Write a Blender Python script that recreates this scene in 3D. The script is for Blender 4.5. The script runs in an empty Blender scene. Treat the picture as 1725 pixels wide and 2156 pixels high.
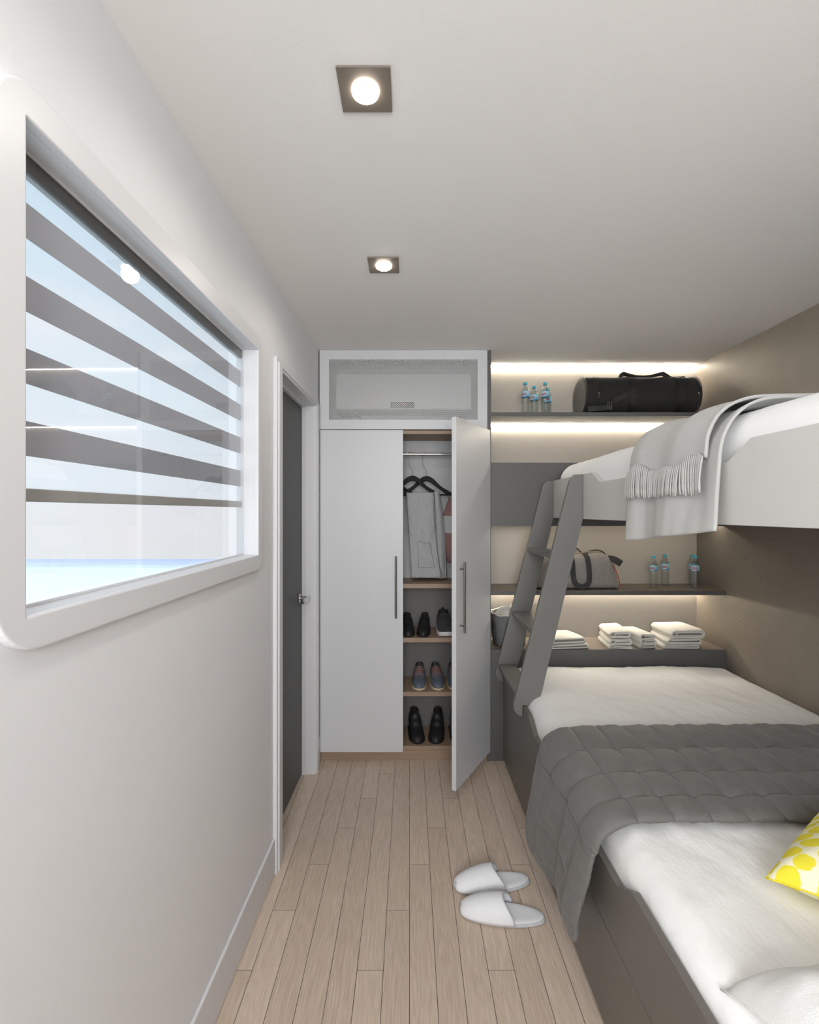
import bpy, bmesh, math, random
from mathutils import Vector, Matrix, noise
R = random.Random(7)
PI = math.pi
SC = bpy.context.scene
COL = SC.collection

# ------------------------------------------------------------------ camera, world, exposure, big lights
CAMH, FPX = 1.45, 1013.0
cam_d = bpy.data.cameras.new('camera'); cam = bpy.data.objects.new('camera', cam_d); COL.objects.link(cam)
cam.location = (0, 0, CAMH); cam.rotation_euler = (PI/2, 0, 0)
cam_d.sensor_fit = 'HORIZONTAL'; cam_d.sensor_width = 36; cam_d.lens = 36*FPX/1725
cam_d.clip_start = 0.02; cam_d.clip_end = 2000
SC.camera = cam
SC.view_settings.view_transform = 'Standard'; SC.view_settings.look = 'None'
SC.view_settings.gamma = 1; SC.view_settings.use_curve_mapping = False
SC.view_settings.exposure = 0.0
SC.cycles.use_denoising = True
SC.cycles.max_bounces = 10; SC.cycles.diffuse_bounces = 6; SC.cycles.transparent_max_bounces = 24
SC.cycles.sample_clamp_indirect = 6
SC.cycles.caustics_reflective = False; SC.cycles.caustics_refractive = False

def L(r, g, b):
    f = lambda c: c/12.92 if c <= .04045 else ((c+.055)/1.055)**2.4
    return (f(r), f(g), f(b), 1)

world = bpy.data.worlds.new('sky'); SC.world = world; world.use_nodes = True
nt = world.node_tree; nt.nodes.clear()
def N(nt, t, **k):
    n = nt.nodes.new(t)
    for a, v in k.items():
        setattr(n, a, v)
    return n
wo = N(nt, 'ShaderNodeOutputWorld'); bg = N(nt, 'ShaderNodeBackground'); bg.inputs[1].default_value = 1.0
tc = N(nt, 'ShaderNodeTexCoord'); sx = N(nt, 'ShaderNodeSeparateXYZ')
nt.links.new(tc.outputs['Generated'], sx.inputs[0])
ramp = N(nt, 'ShaderNodeValToRGB'); e = ramp.color_ramp.elements
e[0].position = 0.0; e[0].color = (.92, .96, 1.0, 1)
e[1].position = 0.60; e[1].color = L(.68, .81, .93)
z_ = e.new(.85); z_.color = (2.4, 2.6, 2.8, 1)
m_ = e.new(.22); m_.color = L(.93, .97, 1.0)
m_ = e.new(.48); m_.color = L(.80, .89, .96)
nt.links.new(sx.outputs[2], ramp.inputs[0])
nz = N(nt, 'ShaderNodeTexNoise'); nz.inputs['Scale'].default_value = 3.2; nz.inputs['Detail'].default_value = 6
mp = N(nt, 'ShaderNodeMapping'); mp.inputs['Scale'].default_value = (1, 1, 2.4)
nt.links.new(tc.outputs['Generated'], mp.inputs[0]); nt.links.new(mp.outputs[0], nz.inputs['Vector'])
cr = N(nt, 'ShaderNodeValToRGB'); cr.color_ramp.elements[0].position = .46; cr.color_ramp.elements[1].position = .66
nt.links.new(nz.outputs[0], cr.inputs[0])
mx = N(nt, 'ShaderNodeMix', data_type='RGBA'); mx.inputs[7].default_value = L(.97, .97, .99)
nt.links.new(cr.outputs[0], mx.inputs[0]); nt.links.new(ramp.outputs[0], mx.inputs[6])
nt.links.new(mx.outputs[2], bg.inputs[0]); nt.links.new(bg.outputs[0], wo.inputs[0])

def area(name, loc, rot, sx_, sy_, power, col, spread=PI):
    d = bpy.data.lights.new(name, 'AREA'); d.shape = 'RECTANGLE'; d.size = sx_; d.size_y = sy_
    d.energy = power; d.color = col; d.spread = spread
    o = bpy.data.objects.new(name, d); COL.objects.link(o); o.location = loc; o.rotation_euler = rot
    return o
# added fill light for the room, set at a made-up window behind the camera
area('rear_fill_light', (0.05, -1.44, 1.70), (PI/2+.02, 0, 0), 1.14, 1.06, 62, (.95, .98, 1.0))
# strengths of the ceiling spots and the light strips
DOWN_POWER = .42
LED_STRENGTH = 125

# ------------------------------------------------------------------ materials
MATS = {}
def mat(name, col, rough=.6, metal=0, bump=0, bscale=40, bdetail=3, spec=.5, var=0, vscale=6, stretch=(1, 1, 1), sheen=0, coat=0, trans=0):
    if name in MATS: return MATS[name]
    m = bpy.data.materials.new(name); m.use_nodes = True; nt = m.node_tree
    b = nt.nodes['Principled BSDF']
    b.inputs['Base Color'].default_value = L(*col); b.inputs['Roughness'].default_value = rough
    b.inputs['Metallic'].default_value = metal; b.inputs['Specular IOR Level'].default_value = spec
    if sheen: b.inputs['Sheen Weight'].default_value = sheen
    if coat: b.inputs['Coat Weight'].default_value = coat
    tc = N(nt, 'ShaderNodeTexCoord'); mp = N(nt, 'ShaderNodeMapping'); mp.inputs['Scale'].default_value = stretch
    nt.links.new(tc.outputs['Object'], mp.inputs[0])
    if bump:
        n = N(nt, 'ShaderNodeTexNoise'); n.inputs['Scale'].default_value = bscale; n.inputs['Detail'].default_value = bdetail
        bp = N(nt, 'ShaderNodeBump'); bp.inputs['Strength'].default_value = bump; bp.inputs['Distance'].default_value = .01
        nt.links.new(mp.outputs[0], n.inputs['Vector']); nt.links.new(n.outputs[0], bp.inputs['Height']); nt.links.new(bp.outputs[0], b.inputs['Normal'])
    if var:
        n = N(nt, 'ShaderNodeTexNoise'); n.inputs['Scale'].default_value = vscale; n.inputs['Detail'].default_value = 5
        mx = N(nt, 'ShaderNodeMix', data_type='RGBA'); c = L(*col)
        mx.inputs[6].default_value = tuple(x*(1-var) for x in c[:3])+(1,); mx.inputs[7].default_value = tuple(min(1, x*(1+var)) for x in c[:3])+(1,)
        nt.links.new(mp.outputs[0], n.inputs['Vector']); nt.links.new(n.outputs[0], mx.inputs[0]); nt.links.new(mx.outputs[2], b.inputs['Base Color'])
    MATS[name] = m
    return m

def emis(name, col, s):
    m = bpy.data.materials.new(name); m.use_nodes = True; nt = m.node_tree; nt.nodes.clear()
    o = N(nt, 'ShaderNodeOutputMaterial'); e = N(nt, 'ShaderNodeEmission'); e.inputs[0].default_value = (*col, 1); e.inputs[1].default_value = s
    nt.links.new(e.outputs[0], o.inputs[0]); MATS[name] = m; return m

def glassy(name, tint=(1, 1, 1), rough=.01, fres=1.45, base=0.0):
    m = bpy.data.materials.new(name); m.use_nodes = True; nt = m.node_tree; nt.nodes.clear()
    o = N(nt, 'ShaderNodeOutputMaterial'); t = N(nt, 'ShaderNodeBsdfTransparent'); t.inputs[0].default_value = (*tint, 1)
    g = N(nt, 'ShaderNodeBsdfGlossy'); g.inputs['Roughness'].default_value = rough
    lw = N(nt, 'ShaderNodeLayerWeight'); lw.inputs[0].default_value = .5
    f = N(nt, 'ShaderNodeMath', operation='POWER'); f.inputs[1].default_value = 5; nt.links.new(lw.outputs['Facing'], f.inputs[0])
    a = N(nt, 'ShaderNodeMath', operation='MULTIPLY_ADD'); a.inputs[1].default_value = .94; a.inputs[2].default_value = .04+base; a.use_clamp = True
    mx = N(nt, 'ShaderNodeMixShader'); nt.links.new(f.outputs[0], a.inputs[0]); nt.links.new(a.outputs[0], mx.inputs[0])
    nt.links.new(t.outputs[0], mx.inputs[1]); nt.links.new(g.outputs[0], mx.inputs[2]); nt.links.new(mx.outputs[0], o.inputs[0])
    MATS[name] = m; return m

def wood_mat(name, col, axis='X', scale=1.0, rough=.5):
    m = bpy.data.materials.new(name); m.use_nodes = True; nt = m.node_tree; b = nt.nodes['Principled BSDF']
    tc = N(nt, 'ShaderNodeTexCoord'); mp = N(nt, 'ShaderNodeMapping')
    s = {'X': (1.5, 40, 40), 'Y': (40, 1.5, 40), 'Z': (40, 40, 1.5)}[axis]; mp.inputs['Scale'].default_value = tuple(v*scale for v in s)
    n = N(nt, 'ShaderNodeTexNoise'); n.inputs['Scale'].default_value = 3; n.inputs['Detail'].default_value = 6; n.inputs['Distortion'].default_value = .5
    r = N(nt, 'ShaderNodeMix', data_type='RGBA'); c = L(*col)
    r.inputs[6].default_value = tuple(x*.72 for x in c[:3])+(1,); r.inputs[7].default_value = tuple(x*1.2 for x in c[:3])+(1,)
    nt.links.new(tc.outputs['Object'], mp.inputs[0]); nt.links.new(mp.outputs[0], n.inputs['Vector']); nt.links.new(n.outputs[0], r.inputs[0])
    nt.links.new(r.outputs[2], b.inputs['Base Color']); b.inputs['Roughness'].default_value = rough
    MATS[name] = m; return m

def floor_mat():
    m = bpy.data.materials.new('oak_planks'); m.use_nodes = True; nt = m.node_tree; b = nt.nodes['Principled BSDF']; K = nt.links.new
    W, S, LEN, Y0 = .0830, .2283, 1.1415, 1.5228
    g = N(nt, 'ShaderNodeNewGeometry'); s = N(nt, 'ShaderNodeSeparateXYZ'); K(g.outputs['Position'], s.inputs[0])
    def M(op, a, bb=None, cc=None):
        n = N(nt, 'ShaderNodeMath', operation=op)
        for i, v in enumerate((a, bb, cc)):
            if v is None: continue
            if isinstance(v, (int, float)): n.inputs[i].default_value = v
            else: K(v, n.inputs[i])
        return n.outputs[0]
    u = M('DIVIDE', s.outputs[0], W); col = M('FLOOR', u); fu = M('SUBTRACT', u, col)
    off = M('MULTIPLY_ADD', M('FLOORED_MODULO', M('SUBTRACT', col, 3), 5), S, Y0)
    v = M('DIVIDE', M('SUBTRACT', s.outputs[1], off), LEN); row = M('FLOOR', v); fv = M('SUBTRACT', v, row)
    du = M('MULTIPLY', M('MINIMUM', fu, M('SUBTRACT', 1, fu)), W)
    dv = M('MULTIPLY', M('MINIMUM', fv, M('SUBTRACT', 1, fv)), LEN)
    gap = M('LESS_THAN', M('MINIMUM', du, M('MULTIPLY', dv, 1.2)), 0.0009)
    cx = N(nt, 'ShaderNodeCombineXYZ'); K(col, cx.inputs[0]); K(row, cx.inputs[1])
    wn = N(nt, 'ShaderNodeTexWhiteNoise', noise_dimensions='3D'); K(cx.outputs[0], wn.inputs['Vector'])
    # per-plank shifted coordinates
    px = M('MULTIPLY_ADD', wn.outputs['Value'], 13.7, s.outputs[0])
    py = M('MULTIPLY_ADD', wn.outputs['Value'], 31.1, s.outputs[1])
    c1 = N(nt, 'ShaderNodeCombineXYZ'); K(M('MULTIPLY', px, 260), c1.inputs[0]); K(M('MULTIPLY', py, 9), c1.inputs[1])
    fine = N(nt, 'ShaderNodeTexNoise'); fine.inputs['Scale'].default_value = 1; fine.inputs['Detail'].default_value = 4; K(c1.outputs[0], fine.inputs['Vector'])
    c2 = N(nt, 'ShaderNodeCombineXYZ'); K(M('MULTIPLY', px, 16), c2.inputs[0]); K(M('MULTIPLY', py, 1.6), c2.inputs[1])
    lo = N(nt, 'ShaderNodeTexNoise'); lo.inputs['Scale'].default_value = 1; lo.inputs['Detail'].default_value = 2; K(c2.outputs[0], lo.inputs['Vector'])
    rings = M('FRACT', M('MULTIPLY', lo.outputs[0], 13))
    rings = M('ABSOLUTE', M('SUBTRACT', rings, .5))
    t = M('ADD', M('MULTIPLY', fine.outputs[0], .75), M('MULTIPLY', rings, .30))
    t = M('ADD', t, M('MULTIPLY', M('SUBTRACT', wn.outputs['Value'], .5), .22))
    rp = N(nt, 'ShaderNodeValToRGB'); ee = rp.color_ramp.elements
    ee[0].position = .20; ee[0].color = L(.725, .65, .58); ee[1].position = .75; ee[1].color = L(.86, .79, .72)
    K(t, rp.inputs[0])
    mx = N(nt, 'ShaderNodeMix', data_type='RGBA'); K(gap, mx.inputs[0]); K(rp.outputs[0], mx.inputs[6]); mx.inputs[7].default_value = L(.25, .2, .17)
    K(mx.outputs[2], b.inputs['Base Color']); b.inputs['Roughness'].default_value = .48
    bp = N(nt, 'ShaderNodeBump'); bp.inputs['Strength'].default_value = .12; bp.inputs['Distance'].default_value = .002
    K(M('SUBTRACT', fine.outputs[0], M('MULTIPLY', gap, 3)), bp.inputs['Height']); K(bp.outputs[0], b.inputs['Normal'])
    MATS['floor'] = m; return m

def plaster_mat(name, col, blot=0.0, rough=.75, bump=.25):
    m = bpy.data.materials.new(name); m.use_nodes = True; nt = m.node_tree; b = nt.nodes['Principled BSDF']; K = nt.links.new
    g = N(nt, 'ShaderNodeNewGeometry')
    n1 = N(nt, 'ShaderNodeTexNoise'); n1.inputs['Scale'].default_value = 3.5; n1.inputs['Detail'].default_value = 8; n1.inputs['Roughness'].default_value = .65; K(g.outputs['Position'], n1.inputs['Vector'])
    n2 = N(nt, 'ShaderNodeTexNoise'); n2.inputs['Scale'].default_value = 60; n2.inputs['Detail'].default_value = 8; n2.inputs['Roughness'].default_value = .7; K(g.outputs['Position'], n2.inputs['Vector'])
    c = L(*col); mx = N(nt, 'ShaderNodeMix', data_type='RGBA'); k = .035+blot*.3
    mx.inputs[6].default_value = tuple(x*(1-k) for x in c[:3])+(1,); mx.inputs[7].default_value = tuple(min(1, x*(1+k)) for x in c[:3])+(1,)
    K(n1.outputs[0], mx.inputs[0]); out = mx.outputs[2]
    # mask where the surface is pitted
    r1 = N(nt, 'ShaderNodeValToRGB'); r1.color_ramp.elements[0].position = .53; r1.color_ramp.elements[1].position = .62; K(n1.outputs[0], r1.inputs[0])
    r2 = N(nt, 'ShaderNodeValToRGB'); r2.color_ramp.elements[0].position = .56; r2.color_ramp.elements[1].position = .62; K(n2.outputs[0], r2.inputs[0])
    mm = N(nt, 'ShaderNodeMath', operation='MULTIPLY'); K(r1.outputs[0], mm.inputs[0]); K(r2.outputs[0], mm.inputs[1])
    if blot:
        m2 = N(nt, 'ShaderNodeMix', data_type='RGBA'); m2.inputs[7].default_value = tuple(x*.45 for x in c[:3])+(1,)
        mf = N(nt, 'ShaderNodeMath', operation='MULTIPLY'); mf.inputs[1].default_value = blot; K(mm.outputs[0], mf.inputs[0]); K(mf.outputs[0], m2.inputs[0]); K(out, m2.inputs[6]); out = m2.outputs[2]
    K(out, b.inputs['Base Color']); b.inputs['Roughness'].default_value = rough
    ad = N(nt, 'ShaderNodeMath', operation='MULTIPLY_ADD'); ad.inputs[1].default_value = -1.2; K(mm.outputs[0], ad.inputs[0]); K(n1.outputs[0], ad.inputs[2])
    bp = N(nt, 'ShaderNodeBump'); bp.inputs['Strength'].default_value = bump; bp.inputs['Distance'].default_value = .003
    K(ad.outputs[0], bp.inputs['Height']); K(bp.outputs[0], b.inputs['Normal'])
    MATS[name] = m; return m

M_WALL = plaster_mat('white_plaster', (.885, .885, .895))
M_CEIL = mat('ceiling_paint', (.91, .90, .89), .6, bump=.03, bscale=200)
M_RWALL = plaster_mat('grey_stucco', (.51, .472, .43), blot=.7, rough=.5)
M_BACK = mat('beige_panel', (.72, .69, .65), .55, var=.02, vscale=2)
M_FLOOR = floor_mat()
M_WHITE = mat('white_lacquer', (.815, .82, .83), .42, bump=.01, bscale=300)
M_TRIM = mat('trim_paint', (.85, .85, .86), .38)
M_GREY = mat('graphite_laminate', (.355, .35, .345), .48, bump=.06, bscale=260, var=.03, vscale=30)
M_BED = mat('bed_laminate', (.43, .41, .39), .42, bump=.06, bscale=260, var=.03, vscale=30)
M_LADDER = mat('ladder_laminate', (.44, .435, .425), .5, bump=.06, bscale=260)
M_RAIL_UP = mat('pale_grey_laminate', (.79, .785, .77), .6, var=.025, vscale=5)
M_DOOR = mat('door_dark_grey', (.32, .325, .33), .5, var=.04, vscale=3)
M_STEEL = mat('brushed_nickel', (.52, .50, .48), .34, metal=1)
M_CHROME = mat('chrome', (.8, .8, .8), .2, metal=1)
M_OAK = wood_mat('oak_board', (.61, .52, .44), 'X')
M_OAKD = wood_mat('walnut_grey_board', (.50, .455, .41), 'X', rough=.5)
M_IN = mat('wardrobe_inner', (.75, .75, .755), .6)
M_BRONZE = mat('bronze_plate', (.50, .46, .42), .45, metal=.3)
M_SHEET = mat('white_sheet', (.955, .95, .94), .85, bump=1.0, bscale=12, bdetail=8, spec=.2, stretch=(1, .5, 1), sheen=.1)
M_SHEETW = mat('bright_sheet', (.95, .95, .95), .85, bump=.15, bscale=14, spec=.2)
M_PILLOW = mat('white_cotton', (.92, .92, .91), .9, bump=.15, bscale=400, spec=.15)
M_QUILT = mat('grey_quilt', (.42, .41, .40), .62, bump=.35, bscale=26, bdetail=4, stretch=(1, .35, 1), spec=.3, sheen=.15)
M_THROW = mat('throw_wool', (.725, .72, .71), .95, bump=.2, bscale=500, spec=.1, sheen=.2)
M_TOWEL = mat('towel_cotton', (.86, .85, .82), .95, bump=.5, bscale=350, spec=.1, sheen=.2)
M_BLACKF = mat('black_canvas', (.095, .09, .085), .75, bump=.3, bscale=500, sheen=.1)
M_BLACKL = mat('black_strap', (.11, .105, .10), .55, bump=.2, bscale=700)
M_TWEED = mat('grey_tweed', (.60, .575, .55), .9, bump=.8, bscale=160, var=.35, vscale=130, sheen=.2)
M_DARKFAB = mat('charcoal_webbing', (.22, .22, .22), .8, bump=.4, bscale=400)
M_BLIND = mat('blind_grey', (.69, .705, .75), .8)
M_BLIND_D = mat('blind_cassette', (.25, .235, .22), .6)
M_BLACK = mat('hanger_black', (.08, .075, .07), .6, spec=.25, bump=.1, bscale=200)
M_TROUS = mat('grey_twill', (.66, .66, .665), .85, bump=.5, bscale=60, bdetail=8, spec=.2)
M_PINK = mat('dusty_pink_knit', (.62, .49, .48), .9, bump=.7, bscale=350)
M_PALE = mat('pale_grey_knit', (.72, .73, .73), .9, bump=.3, bscale=350)
M_SLIP = mat('slipper_terry', (.91, .91, .92), .95, bump=.3, bscale=420, spec=.1)
M_SLIPT = mat('slipper_trim', (.76, .76, .77), .9, bump=.3, bscale=600)
M_GLASS = glassy('window_glass', fres=1.5, base=.02)
M_PET = glassy('clear_plastic', (.86, .88, .88), .04, 1.5, .04)
M_CAP = mat('cyan_cap', (.25, .70, .78), .4)
M_RED = mat('red_print', (.83, .22, .22), .5)

# ------------------------------------------------------------------ object helpers
def total_loc(p):
    v = Vector((0, 0, 0))
    while p is not None:
        v += p.location; p = p.parent
    return v

def mk(name, verts, faces, m, parent=None, smooth=False, bevel=0, seg=2, world=True, angle=35, fmats=None):
    off = total_loc(parent) if (parent is not None and world) else Vector((0, 0, 0))
    me = bpy.data.meshes.new(name)
    me.from_pydata([tuple(Vector(v)-off) for v in verts], [], faces)
    ms = m if isinstance(m, (list, tuple)) else [m]
    for x in ms: me.materials.append(x)
    if fmats:
        for p, i in zip(me.polygons, fmats): p.material_index = i
    bm = bmesh.new(); bm.from_mesh(me); bmesh.ops.recalc_face_normals(bm, faces=bm.faces); bm.to_mesh(me); bm.free()
    o = bpy.data.objects.new(name, me); COL.objects.link(o)
    if parent is not None: o.parent = parent
    if smooth:
        for p in me.polygons: p.use_smooth = True
        if smooth == 'auto':
            me.set_sharp_from_angle(angle=math.radians(angle))
    if bevel:
        md = o.modifiers.new('b', 'BEVEL'); md.width = bevel; md.segments = seg; md.limit_method = 'ANGLE'; md.angle_limit = math.radians(40)
        md.harden_normals = False
    return o

def thing(name, label, cat, loc=(0, 0, 0), rz=0, group=None):
    o = bpy.data.objects.new(name, None); COL.objects.link(o); o.empty_display_size = .05
    o.location = loc; o.rotation_euler = (0, 0, rz); o['label'] = label; o['category'] = cat
    if group: o['group'] = group
    return o
def tag(o, label, cat, group=None):
    o['label'] = label; o['category'] = cat
    if group: o['group'] = group
    return o
def struct(o):
    o['kind'] = 'structure'; return o

class MB:
    def __init__(s): s.v = []; s.f = []; s.m = []
    def add(s, v, f, mi=0):
        n = len(s.v); s.v += [tuple(x) for x in v]; s.f += [tuple(n+i for i in q) for q in f]; s.m += [mi]*len(f); return s
    def box(s, a, b, mi=0, xf=None):
        (x0, y0, z0), (x1, y1, z1) = a, b
        v = [(x0, y0, z0), (x1, y0, z0), (x1, y1, z0), (x0, y1, z0), (x0, y0, z1), (x1, y0, z1), (x1, y1, z1), (x0, y1, z1)]
        if xf: v = [xf(*p) for p in v]
        return s.add(v, [(0, 3, 2, 1), (4, 5, 6, 7), (0, 1, 5, 4), (1, 2, 6, 5), (2, 3, 7, 6), (3, 0, 4, 7)], mi)
    def prism(s, poly, w0, w1, xf, mi=0):
        n = len(poly)
        v = [xf(p[0], p[1], w0) for p in poly]+[xf(p[0], p[1], w1) for p in poly]
        f = [tuple(range(n-1, -1, -1)), tuple(range(n, 2*n))]+[(i, (i+1) % n, n+(i+1) % n, n+i) for i in range(n)]
        return s.add(v, f, mi)
    def tube(s, pts, r, k=8, closed=False, mi=0, flat=None, up=None, caps=True):
        pts = [Vector(p) for p in pts]; n = len(pts); rs = r if isinstance(r, (list, tuple)) else [r]*n
        base = len(s.v); prev = None; rings = []
        for i, p in enumerate(pts):
            if closed: t = pts[(i+1) % n]-pts[i-1]
            else: t = pts[min(i+1, n-1)]-pts[max(i-1, 0)]
            if t.length < 1e-9: t = Vector((0, 0, 1))
            t.normalize()
            if prev is None:
                a = Vector(up) if up else (Vector((0, 0, 1)) if abs(t.z) < .9 else Vector((1, 0, 0)))
            else: a = prev
            if up: a = Vector(up)
            a = (a-t*a.dot(t))
            if a.length < 1e-6: a = t.orthogonal()
            a.normalize(); prev = a; b = t.cross(a)
            fl = flat if flat else (1, 1)
            rings.append([p+(a*math.cos(2*PI*j/k)*fl[0]+b*math.sin(2*PI*j/k)*fl[1])*rs[i] for j in range(k)])
        v = [q for rg in rings for q in rg]; f = []
        m = n if closed else n-1
        for i in range(m):
            for j in range(k):
                f.append((i*k+j, i*k+(j+1) % k, ((i+1) % n)*k+(j+1) % k, ((i+1) % n)*k+j))
        if caps and not closed:
            f.append(tuple(range(k-1, -1, -1))); f.append(tuple((n-1)*k+j for j in range(k)))
        return s.add(v, f, mi)
    def strap(s, pts, w, t, nrm, mi=0):
        """flat band: pts centreline, nrm function/vec giving the band normal, w width, t thickness"""
        pts = [Vector(p) for p in pts]; n = len(pts); v = []; f = []
        for i, p in enumerate(pts):
            tg = (pts[min(i+1, n-1)]-pts[max(i-1, 0)]).normalized()
            nn = Vector(nrm(i) if callable(nrm) else nrm); nn = (nn-tg*nn.dot(tg)).normalized(); sd = tg.cross(nn)
            v += [p-sd*w/2, p+sd*w/2, p+sd*w/2+nn*t, p-sd*w/2+nn*t]
        for i in range(n-1):
            for j in range(4): f.append((i*4+j, i*4+(j+1) % 4, (i+1)*4+(j+1) % 4, (i+1)*4+j))
        f += [(3, 2, 1, 0), ((n-1)*4, (n-1)*4+1, (n-1)*4+2, (n-1)*4+3)]
        return s.add(v, f, mi)
    def lathe(s, prof, k=24, mi=0, c=(0, 0, 0), caps=False):
        n = len(prof); v = []; f = []
        for r, z in prof:
            for j in range(k): v.append((c[0]+r*math.cos(2*PI*j/k), c[1]+r*math.sin(2*PI*j/k), c[2]+z))
        for i in range(n-1):
            for j in range(k): f.append((i*k+j, i*k+(j+1) % k, (i+1)*k+(j+1) % k, (i+1)*k+j))
        if caps: f += [tuple(range(k-1, -1, -1)), tuple((n-1)*k+j for j in range(k))]
        return s.add(v, f, mi)
    def loft(s, rings, mi=0, caps=True, closed=True):
        n = len(rings); k = len(rings[0]); v = [p for r in rings for p in r]; f = []
        for i in range(n-1):
            for j in range(k if closed else k-1): f.append((i*k+j, i*k+(j+1) % k, (i+1)*k+(j+1) % k, (i+1)*k+j))
        if caps: f += [tuple(range(k-1, -1, -1)), tuple((n-1)*k+j for j in range(k))]
        return s.add(v, f, mi)
    def grid(s, fn, nu, nv, mi=0, thick=0):
        P = [[Vector(fn(i/nu, j/nv)) for j in range(nv+1)] for i in range(nu+1)]
        v = [P[i][j] for i in range(nu+1) for j in range(nv+1)]; W = nv+1
        f = [(i*W+j, (i+1)*W+j, (i+1)*W+j+1, i*W+j+1) for i in range(nu) for j in range(nv)]
        if thick:
            nn = []
            for i in range(nu+1):
                for j in range(nv+1):
                    a = P[min(i+1, nu)][j]-P[max(i-1, 0)][j]; b = P[i][min(j+1, nv)]-P[i][max(j-1, 0)]
                    q = a.cross(b); nn.append(q.normalized() if q.length > 1e-12 else Vector((0, 0, 1)))
            o = len(v); v = v+[v[i]-nn[i]*thick for i in range(o)]
            f += [tuple(o+q for q in reversed(x)) for x in f]
            bd = [i*W for i in range(nu+1)]+[nu*W+j for j in range(1, W)]+[i*W+nv for i in range(nu-1, -1, -1)]+[j for j in range(nv-1, 0, -1)]
            for a, b in zip(bd, bd[1:]+bd[:1]): f.append((a, b, o+b, o+a))
        return s.add(v, f, mi)
    def build(s, name, m, parent=None, **k):
        return mk(name, s.v, s.f, m, parent, fmats=s.m if any(s.m) else None, **k)

def box(name, a, b, m, parent=None, bevel=.002, **k):
    return MB().box(a, b).build(name, m, parent, bevel=bevel, **k)

def rrect(x0, z0, x1, z1, r, n=6):
    rs = r if isinstance(r, (list, tuple)) else [r]*4; out = []
    for (cx, cz, a0), q in zip(((x1, z1, 0), (x0, z1, 90), (x0, z0, 180), (x1, z0, 270)), rs):
        sx_ = -1 if cx == x1 else 1; sz_ = -1 if cz == z1 else 1
        if q <= 0: out.append((cx, cz)); continue
        for i in range(n+1):
            a = math.radians(a0+90*i/n); out.append((cx+sx_*q+q*math.cos(a), cz+sz_*q+q*math.sin(a)))
    return out

def plate(name, outer, holes, w0, w1, xf, m, parent=None, bevel=.002, smooth=False):
    """flat board with holes in (u,v), thickness w0..w1, mapped by xf(u,v,w)"""
    cu = bpy.data.curves.new('tmp', 'CURVE'); cu.dimensions = '2D'; cu.fill_mode = 'BOTH'
    cu.extrude = max(1e-5, (w1-w0)/2-bevel); cu.bevel_depth = bevel; cu.bevel_resolution = 2; cu.offset = -bevel
    for poly in [outer]+holes:
        sp = cu.splines.new('POLY'); sp.points.add(len(poly)-1); sp.use_cyclic_u = True
        for i, p in enumerate(poly): sp.points[i].co = (p[0], p[1], 0, 1)
    ob = bpy.data.objects.new('tmp', cu); COL.objects.link(ob)
    bpy.context.view_layer.update()
    me = bpy.data.meshes.new_from_object(ob.evaluated_get(bpy.context.evaluated_depsgraph_get()))
    bm = bmesh.new(); bm.from_mesh(me); bmesh.ops.remove_doubles(bm, verts=bm.verts, dist=1e-5)
    v = [xf(q.co.x, q.co.y, q.co.z+(w0+w1)/2) for q in bm.verts]; bm.verts.index_update()
    f = [tuple(x.index for x in q.verts) for q in bm.faces]; bm.free()
    bpy.data.objects.remove(ob); bpy.data.curves.remove(cu); bpy.data.meshes.remove(me)
    return mk(name, v, f, m, parent, smooth=smooth, angle=30)

def text_mesh(txt, size, depth=.0006):
    cu = bpy.data.curves.new('tmp', 'FONT'); cu.body = txt; cu.size = size; cu.extrude = depth; cu.align_x = 'CENTER'; cu.resolution_u = 3; cu.offset = size*.02
    ob = bpy.data.objects.new('tmp', cu); COL.objects.link(ob); bpy.context.view_layer.update()
    me = bpy.data.meshes.new_from_object(ob.evaluated_get(bpy.context.evaluated_depsgraph_get()))
    v = [tuple(q.co) for q in me.vertices]; f = [tuple(p.vertices) for p in me.polygons]
    bpy.data.objects.remove(ob); bpy.data.curves.remove(cu); bpy.data.meshes.remove(me)
    return v, f

def kids(o): return [c for c in list(COL.objects) if c.parent == o]
def copy_tree(o, parent=None):
    c = o.copy(); COL.objects.link(c)
    if parent is not None: c.parent = parent
    for ch in kids(o): copy_tree(ch, c)
    return c
def fb(p, s=1.0, amp=1.0, o=0): return noise.noise(Vector((p[0]*s+o, p[1]*s-o, p[2]*s+2*o)))*amp

# ------------------------------------------------------------------ structure
CZ = 2.39; RX = 1.845; WF = 2.79; BF = 2.81; BY = 3.09; YB = -1.45
def WX(y): return -.586+.02*y
def W(y, z, d): return (WX(y)+d, y, z)          # a point on the left wall, d out of it

fl = box('floor', (-1.0, YB-.1, -.05), (RX+.15, BY+.15, 0), M_FLOOR, bevel=0); struct(fl)
ce = box('ceiling', (-1.0, YB-.1, CZ), (RX+.15, BY+.15, CZ+.05), M_CEIL, bevel=0); struct(ce)
WY0, WY1, WZ0, WZ1 = .6976, 1.701, 1.2985, 2.0225
DY0, DY1, DZ = 2.003, 2.66, 2.036
b = MB(); T = -.060; q = .005
for (y0, y1, z0, z1) in ((YB, WY0-q, 0, CZ), (WY0-q, WY1+q, 0, WZ0-q), (WY0-q, WY1+q, WZ1+q, CZ), (WY1+q, DY0-q, 0, CZ), (DY0-q, DY1+q, DZ+q, CZ), (DY1+q, BY+.1, 0, CZ)):
    b.box((y0, z0, T), (y1, z1, 0), xf=W)
struct(b.build('wall_left', M_WALL))
struct(box('wall_right', (RX, YB, 0), (RX+.12, BY+.12, CZ), M_RWALL, bevel=0))
struct(box('wall_back', (-.62, BY, 0), (RX, BY+.12, CZ), M_BACK, bevel=0))
b = MB()   # rear wall, with an opening added for the fill light
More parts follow.
